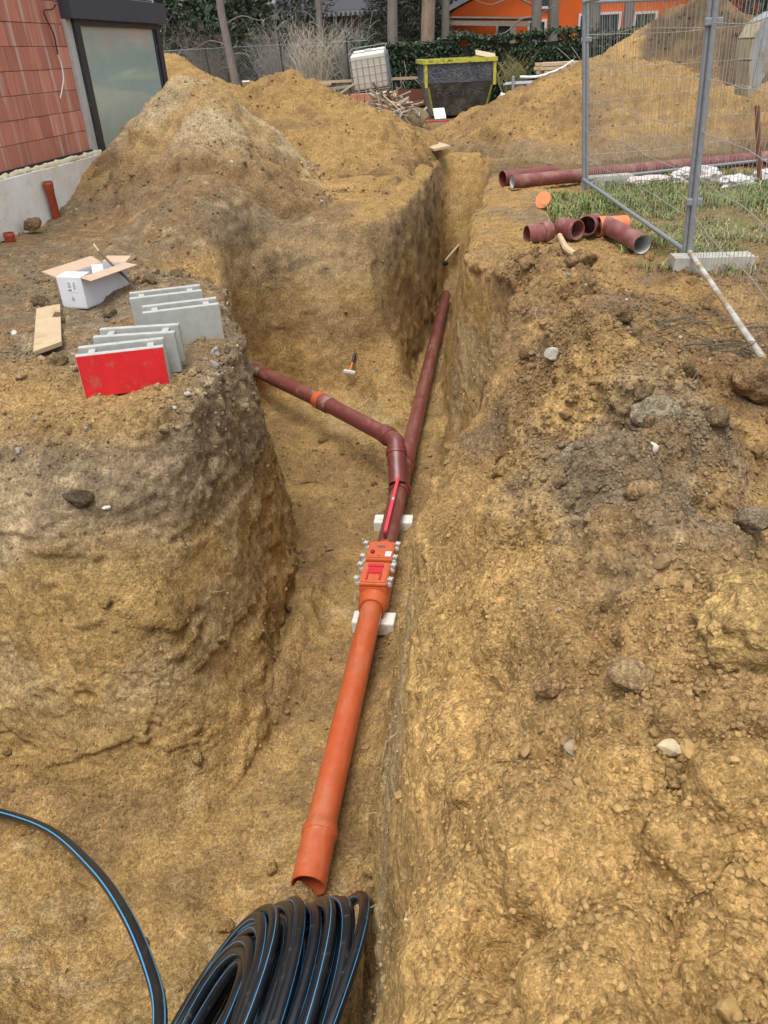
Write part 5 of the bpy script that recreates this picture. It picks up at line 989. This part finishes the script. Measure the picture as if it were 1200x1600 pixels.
# timber stack and scaffold tubes at right
mb = thing('timber_stack', 'stack of pale sawn planks on a brown crate before the hedge', 'timber', (1.6, 22.6, 0.0))
for k in range(3):
    for j in range(4): MB().box((1.75+0.04*k+random.uniform(-.12, .12), 22.3+0.24*j, 1.16-0.085*k+0.0), (1.8-0.15*(k == 0), 0.22, 0.07), rz=0.02*k).build('plank', M_WOOD, mb)
MB().box((1.75, 22.7, 0.78), (0.9, 0.8, 0.30)).build('crate', M_RUST, mb); MB().box((1.85, 22.7, 0.32), (1.1, 0.8, 0.62)).build('pallet_stack', M_WOOD, mb)
for k in range(4): MB().tube([(0.05+0.05*k, 21.4+0.10*k, 0.80+0.02*(k % 2)), (1.60+0.04*k, 21.5+0.10*k, 0.80+0.03*(k % 2))], 0.026, 8).build('scaffold_tube', M_GALV, None, ('lowest', 'second', 'third', 'hindmost')[k]+' galvanised tube of the bundle right of the skip', 'tube', 'galvanised tubes on the rack')
for k, x in enumerate((0.28, 1.36)): MB().box((x, 21.55, 0.48), (0.06, 0.5, 0.96)).build('tube_rack', M_GALV, None, ('left' if k == 0 else 'right')+' galvanised upright holding the tube bundle', 'rack')
MB().tube(catmull([(0.45, 21.9, 0.93), (0.9, 22.0, 0.92), (1.4, 22.0, 1.05), (1.7, 21.9, 1.22)], 6), 0.03, 6).build('barrier_tape', M_PAPER, None, 'twisted white barrier tape over the tube bundle', 'tape')
plank((-0.1, 24.2, 0.25), (0.9, 24.4, 0.30), 0.4, 0.10, 'low timber lying right of the skip'); sack((0.10, 23.2, 0.35), (0.32, 0.3, 0.34), 'white bucket-like bag right of the skip', 24)
# excavator bucket
def bucket():
    t = thing('excavator_bucket', 'worn grey excavator bucket with muddy teeth at the right edge', 'excavator bucket', (3.6, 12.6, 1.0)); gm = mat('worn grey steel', (0.40, 0.42, 0.43), (0.28, 0.29, 0.30), 0.5, 0.3, scale=6, dirt=0.2, dscale=5)
    prof = [(3.16, 0.98), (3.10, 1.30), (3.09, 1.55), (3.17, 1.74), (3.34, 1.84), (3.60, 1.86), (3.85, 1.80)]; inn = [(3.25, 1.06), (3.18, 1.32), (3.18, 1.53), (3.24, 1.66), (3.38, 1.74), (3.60, 1.76), (3.85, 1.70)]
    def sh(y0, y1, nm, m_, out, inn_):
        V = [(x, y0, z) for x, z in out]+[(x, y0, z) for x, z in inn_]+[(x, y1, z) for x, z in out]+[(x, y1, z) for x, z in inn_]; n = len(out); F = []
        for i in range(n-1): F += [(i, i+1, n+i+1, n+i), (2*n+i, 3*n+i, 3*n+i+1, 2*n+i+1), (i, 2*n+i, 2*n+i+1, i+1), (n+i, n+i+1, 3*n+i+1, 3*n+i)]
        F += [(0, n, 3*n, 2*n), (n-1, 3*n-1, 4*n-1, 2*n-1)]; MB().add(V, F).build(nm, m_, t)
    sh(12.3, 13.0, 'shell', gm, prof, inn)
    side = [(3.16, 0.98), (3.18, 1.30), (3.18, 1.53), (3.24, 1.66), (3.40, 1.74), (3.62, 1.76)]; si = [(3.24, 0.98), (3.33, 1.18), (3.42, 1.34), (3.52, 1.52), (3.60, 1.66), (3.72, 1.74)]
    for y0 in (12.27, 12.99): sh(y0, y0+0.03, 'side_plate', gm, side, si)
    mm = mat('mud on steel', (0.34, 0.26, 0.15), (0.44, 0.40, 0.30), 0.95, scale=8, bumps=0.6)
    for k in range(5): sh(12.28+0.16*k, 12.36+0.16*k, 'tooth', mm, [(3.19, 1.06), (3.11, 0.98), (3.13, 0.86)], [(3.25, 1.06), (3.24, 0.98), (3.17, 0.86)])
    for a_, b_ in ((0, 1), (1, 2), (2, 3)): MB().hexa([(prof[a_][0]-.03, 12.29, prof[a_][1]), (prof[a_][0], 12.29, prof[a_][1]), (prof[a_][0], 13.0, prof[a_][1]), (prof[a_][0]-.03, 13.0, prof[a_][1]), (prof[b_][0]-.03, 12.29, prof[b_][1]-.02), (prof[b_][0], 12.29, prof[b_][1]-.02), (prof[b_][0], 13.0, prof[b_][1]-.02), (prof[b_][0]-.03, 13.0, prof[b_][1]-.02)]).build('wear_plate', mm, t)
    MB().box((4.6, 12.65, 2.1), (2.2, 0.22, 0.30), ry=-0.35, bev=0.03).build('dipper_arm', mat('machine yellow', (0.55, 0.33, 0.03), None, 0.5), t); MB().hexa([(3.5, 12.5, 1.78), (4.0, 12.5, 1.72), (4.0, 12.8, 1.72), (3.5, 12.8, 1.78), (3.6, 12.5, 2.0), (3.95, 12.5, 2.0), (3.95, 12.8, 2.0), (3.6, 12.8, 2.0)]).build('bracket', gm, t)
bucket(); [o_ for o_ in COL.objects if o_.name.startswith('excavator_bucket')][0].location.x += 0.16

# ================================================================== hedge, wire fence, trees and houses behind
def leaves(P, size, g, cols, name, parent=None, m=M_LEAF, aspect=0.7, droop=0.0):
    n = len(P); a = g.normal(size=(n, 3)); a[:, 2] *= 0.6; a[:, 2] -= droop; a /= np.linalg.norm(a, axis=1)[:, None]; b = g.normal(size=(n, 3)); b -= a*(a*b).sum(1)[:, None]; b /= np.linalg.norm(b, axis=1)[:, None]
    s = size*g.uniform(0.6, 1.3, n)[:, None]; V = np.stack([P-a*s*0.5, P+b*s*aspect*0.5, P+a*s*0.6, P-b*s*aspect*0.5], 1).reshape(-1, 3); i = np.arange(n)*4
    C = np.array(cols)[g.integers(0, len(cols), n)]*g.uniform(0.6, 1.35, n)[:, None]
    o0 = np.zeros(3)
    if parent is not None: o0 = np.array(parent.location)
    me = fmesh(name, V-o0, [np.stack([i, i+1, i+2, i+3], 1)]); set_col(me, np.repeat(C, 4, 0)); return link(name, me, m, parent)
GRN = [(0.045, 0.075, 0.040), (0.065, 0.098, 0.055), (0.035, 0.060, 0.034), (0.09, 0.115, 0.07)]
def hedge():
    t = thing('ivy_hedge', 'dense dark green ivy hedge along the back of the yard', 'hedge', (3.0, 29.4, 0.0)); g = np.random.default_rng(11)
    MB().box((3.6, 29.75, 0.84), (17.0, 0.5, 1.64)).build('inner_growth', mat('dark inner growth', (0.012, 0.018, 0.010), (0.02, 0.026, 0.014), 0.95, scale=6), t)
    n = 46000; x = g.uniform(-5.0, 12.1, n); z = 2.15*g.random(n)**0.8; P2 = np.stack([x*0.7, z*0.7, 0*x], 1); bulge = fbm(P2, 3)*0.22; topv = 1.86+0.16*fbm(np.stack([x*0.8, 0*x, 0*x+3], 1), 3)
    z = z*topv/2.15; y = 29.38-bulge-0.10*np.sin(z*1.5)+np.abs(g.normal(0, 0.10, n)); k = fbm(np.stack([x*2.5, z*2.5, 0*x], 1), 3) > -0.30; e = x < -4.6+0.3*np.sin(z*4); k &= ~(e & (g.random(n) < 0.6))
    leaves(np.stack([x, y, z], 1)[k], 0.085, g, GRN, 'foliage', t, aspect=0.9)
    nt2 = 9000; x = g.uniform(-5.0, 12.1, nt2); leaves(np.stack([x, g.uniform(29.3, 30.1, nt2), 1.79+0.16*fbm(np.stack([x*0.8, 0*x, 0*x+3], 1), 3)+np.abs(g.normal(0, 0.07, nt2))], 1), 0.085, g, GRN, 'top_foliage', t, aspect=0.9)
    for k in range(26):
        x = random.uniform(-4.5, 9); z = random.uniform(0.1, 0.6); MB().tube(catmull([(x, 29.2, z), (x+random.uniform(-.3, .3), 29.12, z+0.4), (x+random.uniform(-.5, .5), 29.1, z+random.uniform(.7, 1.1))], 4), 0.011, 5).build('stem', M_WOODG, t)
hedge()
t = thing('chain_link_fence', 'chain link fence with dark posts left of the ivy hedge', 'fence', (-9.5, 29.0, 0.0)); mb = MB(); g = random.Random(9)
x = -15.0
while x < -4.7:
    for sg in (-1, 1):
        xb = min(x+sg*1.95, -4.6); zb_ = 0.02+abs(xb-x)
        mb.tube([(x, 29.0, 0.02), (xb, 29.0+0.012*sg, min(zb_, 1.95))], 0.0035, 3, False)
    x += 0.11
mb.build('wire_mesh', mat('old fence wire', (0.30, 0.31, 0.29), (0.2, 0.2, 0.19), 0.6, 0.3), t, kind='stuff')
MB().tube([(-15.2, 29, 1.96), (-8.6, 29, 1.97), (-4.4, 28.98, 1.95)], 0.010, 6).build('tension_wire', M_GALV, t)
for x, ln in ((-14.5, .05), (-12.2, .08), (-9.75, 0.12), (-7.2, 0.10), (-5.0, 0.05)): MB().tube([(x, 29.05, 0), (x-ln, 29.05, 2.05)], 0.032, 8).build('post', M_BLACKR, t)
# orange mesh barrier strip low between tank and skip
MB().box((-2.55, 27.4, 0.34), (1.7, 0.02, 0.45)).build('barrier_mesh', mat('rusty orange mesh', (0.22, 0.07, 0.03), (0.13, 0.05, 0.03), 0.8, scale=40), None, 'low rusty orange barrier strip before the hedge', 'barrier')
BARK = mat('grey bark', (0.24, 0.21, 0.18), (0.15, 0.13, 0.11), 0.95, scale=9, bumps=0.8, bscale=24, stretch=(1, 1, 0.35)); BARKR = mat('reddish pine bark', (0.34, 0.25, 0.19), (0.20, 0.14, 0.10), 0.95, scale=8, bumps=0.9, bscale=20, stretch=(1, 1, 0.4))
def tree(x, y, r, H, label, m=BARK, lean=0.0, limbs=(), crown=0, cols=GRN, seed=0, cz=None, cr=1.8, name='tree'):
    t = thing(name, label, 'tree', (x, y, 0.0), 'trees behind the yard'); g = random.Random(seed)
    pts = [(x+lean*z/H+0.05*math.sin(z*1.3+seed), y, z) for z in np.linspace(-0.1, H, 12)]; MB().tube(pts, [r*(1-0.55*i/11) for i in range(12)], 12).build('trunk', m, t)
    for (z, dx, dy, dz, rr_) in limbs:
        b = Vector((x+lean*z/H, y, z)); d = Vector((dx, dy, dz)); L = d.length; MB().tube(catmull([b, b+d*0.35+Vector((0, 0, 0.08*L)), b+d*0.7+Vector((0, 0, -0.05*L)), b+d], 4), [rr_*(1-0.8*i/12) for i in range(13)], 6).build('limb', m, t)
    if crown:
        gg = np.random.default_rng(seed); cz_ = cz or H*0.8; nc = 26; C = gg.normal(size=(nc, 3))*np.array([cr*0.6, cr*0.6, cr*0.55])+np.array([x+lean, y, cz_]); i = gg.integers(0, nc, crown); leaves(C[i]+gg.normal(size=(crown, 3))*0.38, 0.20, gg, cols, 'crown', t)
    return t
tree(-8.75, 28.4, 0.145, 11, 'bare grey trunk standing alone before the wire fence', lean=-0.5, limbs=[(2.0, -1.8, 0.3, 0.1, 0.02), (1.75, 1.3, 0.2, -0.25, 0.02), (1.35, -0.7, -.2, 0.0, 0.015), (2.6, 1.6, .3, .2, .025), (3.2, -1.9, .2, .3, .03)], crown=1500, seed=1)
tree(-3.72, 31.0, 0.20, 12, 'grey trunk left of the reddish pine', BARK, crown=1500, seed=2)
tree(-2.53, 31.0, 0.26, 13, 'thick reddish pine trunk above the hedge', BARKR, crown=1500, seed=3)
tree(-2.02, 31.8, 0.15, 12, 'thin dark trunk right of the reddish pine', BARK, crown=900, seed=4)
tree(1.10, 32.0, 0.20, 11, 'ivy-clad dark trunk before the orange house', BARK, limbs=[(2.4, -1.4, -.4, -0.45, 0.045), (2.7, -2.2, -.3, 0.35, 0.04), (2.2, 1.0, -.3, .8, .03)], crown=1200, seed=5)
tree(1.72, 32.4, 0.21, 12, 'second dark trunk beside the ivy-clad one', BARK, crown=900, seed=6)
tree(3.05, 32.6, 0.23, 12, 'dark leaning trunk left of the fence corner', BARK, lean=0.6, crown=900, seed=7)
tree(4.35, 32.6, 0.20, 12, 'grey trunk seen through the mesh fence', BARK, crown=900, seed=8)
tree(-6.6, 32.5, 0.13, 12, 'slender grey trunk behind the bare shrubs', BARK, crown=1200, seed=9, limbs=[(2.5, -1.2, .2, .9, .02), (2.9, 1.1, .2, .6, .02)])
tree(-10.6, 33.5, 0.16, 12, 'dark trunk deep in the wood behind the house corner', BARK, crown=2200, seed=10, cz=4.5, cr=2.5)
CON = [(0.045, 0.062, 0.042), (0.06, 0.078, 0.052), (0.09, 0.098, 0.065), (0.11, 0.105, 0.08)]
def conifer(x, y, H, label, seed, w=2.2):
    t = thing('conifer_tree', label, 'tree', (x, y, 0.0), 'trees behind the yard'); g = np.random.default_rng(seed); MB().tube([(x, y, 0), (x, y, H)], [0.16, 0.03], 8).build('trunk', BARK, t)
    n = 9000; z = 0.35+(H-0.4)*g.random(n)**1.3; tier = np.floor(z*2.2); a = g.uniform(0, 6.283, n); rad = w*(1-z/H)*(0.35+0.65*np.sqrt(g.random(n)))*(0.75+0.35*np.sin(a*5+tier*1.7)); P = np.stack([x+rad*np.cos(a), y+rad*np.sin(a), z-0.22*rad], 1); leaves(P, 0.30, g, CON, 'crown', t, aspect=0.13, droop=0.4)
conifer(-13.4, 33, 8.5, 'dark conifer at the left beside the house corner', 31, 2.8); conifer(-11.2, 35.5, 9.5, 'dark conifer behind the lone grey trunk', 32, 2.8); conifer(-8.0, 35.5, 9, 'dark conifer between the lone trunk and the grey-roofed house', 33, 2.4); conifer(-4.3, 34.5, 8, 'dark green conifer left of the reddish pine', 34, 1.7); conifer(-3.0, 36, 8, 'dark green conifer behind the reddish pine', 35, 1.6); conifer(8.8, 34.5, 9, 'dark conifer at the right behind the tall dark heap', 36, 2.8); conifer(12.5, 34, 9, 'dark conifer at the far right behind the excavator bucket', 37, 2.8)
def shrub(x, y, H, n, label, seed, col):
    t = thing('bare_shrub', label, 'shrub', (x, y, 0.0), 'bare shrubs along the wire fence'); g = random.Random(seed); m = mat('twig %d' % seed, col, tuple(c*0.7 for c in col), 0.9, scale=10); mb = MB()
    for k in range(n):
        a = g.uniform(0, 6.28); sp = g.uniform(0.15, 0.75); h_ = H*g.uniform(0.55, 1.05); b = Vector((x+g.uniform(-.25, .25), y+g.uniform(-.25, .25), 0)); tip = b+Vector((math.cos(a)*sp*h_*0.6, math.sin(a)*sp*h_*0.4, h_)); md = b.lerp(tip, 0.5)+Vector((g.uniform(-.12, .12), g.uniform(-.12, .12), 0.1)); r_ = g.uniform(0.006, 0.014)
        mb.tube([b, md, tip], [r_, r_*0.8, r_*0.3], 4, False)
        for _ in range(5):
            s = g.uniform(0.3, 0.9); p = b.lerp(md, s*2) if s < .5 else md.lerp(tip, s*2-1); d = Vector((g.uniform(-.5, .5), g.uniform(-.4, .4), g.uniform(.15, .6))); mb.tube([p, p+d*0.5+Vector((0, 0, .04)), p+d], [r_*0.55, r_*0.4, r_*0.2], 3, False)
    mb.build('twigs', m, t, kind='stuff')
shrub(-6.1, 28.4, 2.7, 95, 'pale bare shrub left of the white tank', 41, (0.50, 0.45, 0.35)); shrub(-5.1, 29.6, 2.6, 80, 'grey bare shrub at the left end of the ivy hedge', 42, (0.38, 0.35, 0.29)); shrub(-7.7, 30.2, 2.9, 80, 'grey bare shrub between lone trunk and pale shrub', 43, (0.36, 0.33, 0.28)); shrub(-10.4, 30.4, 2.8, 80, 'brownish bare shrub behind the wire fence at left', 44, (0.22, 0.19, 0.15)); shrub(-12.2, 30.0, 2.9, 80, 'bare shrub beside the house corner behind the wire fence', 45, (0.22, 0.20, 0.16)); shrub(0.4, 28.7, 1.2, 40, 'low yellowish shrub at the foot of the hedge right of the skip', 46, (0.26, 0.23, 0.09)); shrub(5.2, 30.4, 2.9, 30, 'yellowish leafless shrub above the hedge behind the tall heap', 47, (0.26, 0.24, 0.10))
# wood behind everything: one mass
g = np.random.default_rng(77)
def wood(n, x0, x1, y0, y1, H, size, seed, cols, asp=0.2):
    g = np.random.default_rng(seed); x = g.uniform(x0, x1, n); y = g.uniform(y0, y1, n); z = H*g.random(n)**0.9; P = np.stack([x, y, z], 1); k = fbm(P*np.array([.6, .3, .6])+seed, 3) > -0.35; o = leaves(P[k], size, g, cols, 'distant_wood', aspect=asp); o['kind'] = 'stuff'; return o
wood(30000, -34, -2.0, 40, 47, 9.0, 0.75, 5, [(0.08, 0.088, 0.068), (0.10, 0.10, 0.082), (0.14, 0.13, 0.11), (0.06, 0.07, 0.052)]); wood(18000, -2.0, 30, 47, 53, 9.5, 0.8, 6, [(0.045, 0.052, 0.036), (0.06, 0.06, 0.045), (0.08, 0.075, 0.055)]); wood(14000, -22, -4.8, 30.5, 37, 2.4, 0.40, 7, [(0.12, 0.115, 0.09), (0.17, 0.155, 0.12), (0.08, 0.085, 0.06)], 0.10)
# grey-roofed house
t = thing('grey_roofed_house', 'low pale house with a dark ribbed roof behind the bare shrubs', 'house', (-7.0, 39, 0)); rf = mat('dark roof', (0.060, 0.064, 0.075), (0.045, 0.048, 0.055), 0.7, scale=3); 
MB().box((-7.0, 40.2, 1.5), (4.6, 4.0, 3.0)).build('wall', mat('cream wall', (0.36, 0.33, 0.26), (0.28, 0.26, 0.21), 0.9, scale=2), t)
MB().hexa([(-9.7, 37.7, 2.95), (-4.5, 37.7, 2.95), (-4.5, 40.5, 4.6), (-9.7, 40.5, 4.6), (-9.7, 37.7, 3.08), (-4.5, 37.7, 3.08), (-4.5, 40.5, 4.75), (-9.7, 40.5, 4.75)]).build('roof', rf, t)
for k in range(26): MB().box((-9.6+0.2*k, 37.66, 3.06), (0.09, 0.10, 0.16)).build('eave_rib', mat('pale eave', (0.42, 0.42, 0.40), None, 0.8) if k == 0 else bpy.data.materials['pale eave'], t)
# orange house
t = thing('orange_house', 'bright orange rendered house with grey roof above the hedge', 'house', (4.0, 42, 0)); orr = mat('orange render', (0.72, 0.135, 0.018), (0.66, 0.12, 0.016), 0.85, scale=2); wf = mat('white window frame', (0.74, 0.74, 0.74), None, 0.5); dg_ = mat('dark window glass', (0.03, 0.035, 0.045), (0.06, 0.07, 0.085), 0.15, scale=1.5)
V = [(-2.3, 40.1, -.1), (10.5, 40.1, -.1), (10.5, 40.1, 3.0), (4.1, 40.1, 5.6), (-2.3, 40.1, 2.95)]; V2 = [(x, 47, z) for x, y, z in V]; MB().add(V+V2, [(0, 1, 2, 3, 4), (9, 8, 7, 6, 5), (0, 5, 6, 1), (1, 6, 7, 2), (2, 7, 8, 3), (3, 8, 9, 4), (4, 9, 5, 0)]).build('wall', orr, t)
MB().hexa([(-3.0, 39.5, 2.72), (4.1, 39.5, 5.62), (4.1, 47.5, 5.62), (-3.0, 47.5, 2.72), (-3.0, 39.5, 2.92), (4.1, 39.5, 5.85), (4.1, 47.5, 5.85), (-3.0, 47.5, 2.92)]).build('roof', mat('grey roof', (0.16, 0.18, 0.21), (0.12, 0.13, 0.15), 0.6, scale=3), t)
MB().hexa([(4.1, 39.5, 5.62), (11.2, 39.5, 2.72), (11.2, 47.5, 2.72), (4.1, 47.5, 5.62), (4.1, 39.5, 5.85), (11.2, 39.5, 2.92), (11.2, 47.5, 2.92), (4.1, 47.5, 5.85)]).build('roof', bpy.data.materials['grey roof'], t)
def window(x0, x1, z0, z1):
    f_ = MB(); w = 0.09; yy_ = 40.05
    f_.box(((x0+x1)/2, yy_, z0-w/2), (x1-x0+2*w, 0.12, w)).box(((x0+x1)/2, yy_, z1+w/2), (x1-x0+2*w, 0.12, w)).box((x0-w/2, yy_, (z0+z1)/2), (w, 0.12, z1-z0)).box((x1+w/2, yy_, (z0+z1)/2), (w, 0.12, z1-z0)); o = f_.build('window', wf, t); MB().box(((x0+x1)/2, 40.07, (z0+z1)/2), (x1-x0, 0.04, z1-z0)).build('pane', dg_, o)
window(-0.2, 0.45, 1.6, 2.38); window(1.15, 1.78, 1.6, 2.42); window(1.45, 2.0, 2.98, 3.7); window(3.3, 4.9, 1.5, 2.55); window(5.6, 6.4, 1.5, 2.5)
# grey pergola at the left of the orange house
t = thing('wooden_carport', 'weathered wooden carport frame left of the orange house', 'carport', (-1.2, 37, 0)); 
for x in (-2.2, 0.4): MB().box((x, 36.9, 1.2), (0.22, 0.22, 2.4)).build('post', M_WOODG, t)
MB().box((-0.9, 36.9, 2.42), (3.9, 0.18, 0.16), ry=0.06).build('beam', M_WOODG, t); MB().box((-0.9, 38.3, 2.62), (4.2, 3.0, 0.06), ry=0.06).build('roof_board', M_WOODG, t)

# ------------------------------------------------------------------ torn root fibres in the cut faces, straw on the soil, dead branches
def fibres():
    mb = MB(); g = random.Random(12)
    for ci, n_, ok in ((0, 26, lambda v, nn: abs(nn[2]) < 0.6 and v[2] < -0.1), (1, 60, lambda v, nn: (abs(nn[2]) < 0.6) or (v[0] > 0 and v[2] > 0.05)), (2, 40, lambda v, nn: abs(nn[2]) < 0.6 and v[2] > -1.6)):
        V, N, C = CHUNKS[ci]; k = 0
        while k < n_:
            i = g.randrange(len(V)); v, nn = V[i], N[i]
            if not ok(v, nn) or v[1] < 0.7: continue
            k += 1; p = Vector(v); d = Vector(nn); L = g.uniform(0.05, 0.16); sd = Vector((g.uniform(-1, 1), g.uniform(-1, 1), g.uniform(-1.2, 0.3)))*L*0.6; r_ = g.uniform(0.0012, 0.0028)
            mb.tube([p-d*0.01, p+d*L*0.25+sd*0.4, p+d*L*0.3+sd], [r_, r_*0.8, r_*0.3], 4, False)
    o = mb.build('root_fibres', mat('pale root fibre', (0.42, 0.31, 0.17), (0.28, 0.20, 0.11), 0.9), None, kind='stuff')
fibres()
t = thing('dead_branches', 'tangle of dead grey-green twigs under the fence rail at the right', 'branches', (1.35, 4.6, 0.0)); g = random.Random(21)
mt_ = mat('dead twig', (0.11, 0.10, 0.065), (0.07, 0.065, 0.05), 0.9)
for k in range(46):
    x, y = 1.30+g.uniform(-.32, .45), 4.55+g.uniform(-.45, .5); z = hz(x, y)+0.03; a = g.uniform(0, 6.28); L = g.uniform(0.10, 0.28); e = Vector((math.cos(a)*L, math.sin(a)*L, g.uniform(-0.01, 0.16 if k % 4 == 0 else 0.05))); p = Vector((x, y, z)); r_ = g.uniform(0.002, 0.005)
    MB().tube([p-e*0.5, p+Vector((g.uniform(-.03, .03), g.uniform(-.03, .03), 0.02)), p+e], [r_, r_*0.9, r_*0.4], 5).build('twig', mt_, t)

plank((-4.6, 24.3, 0.12), (-3.1, 23.6, 0.10), 0.18, 0.05, 'grey board lying on the ground before the brick stack')
plank((-3.9, 23.2, 0.06), (-3.3, 22.3, 0.30), 0.14, 0.05, 'pale board sticking out of the root pile', M_WOOD)
plank((-5.6, 24.7, 0.38), (-4.7, 24.5, 0.44), 0.2, 0.06, 'short pale board under the white sacks', M_WOOD)
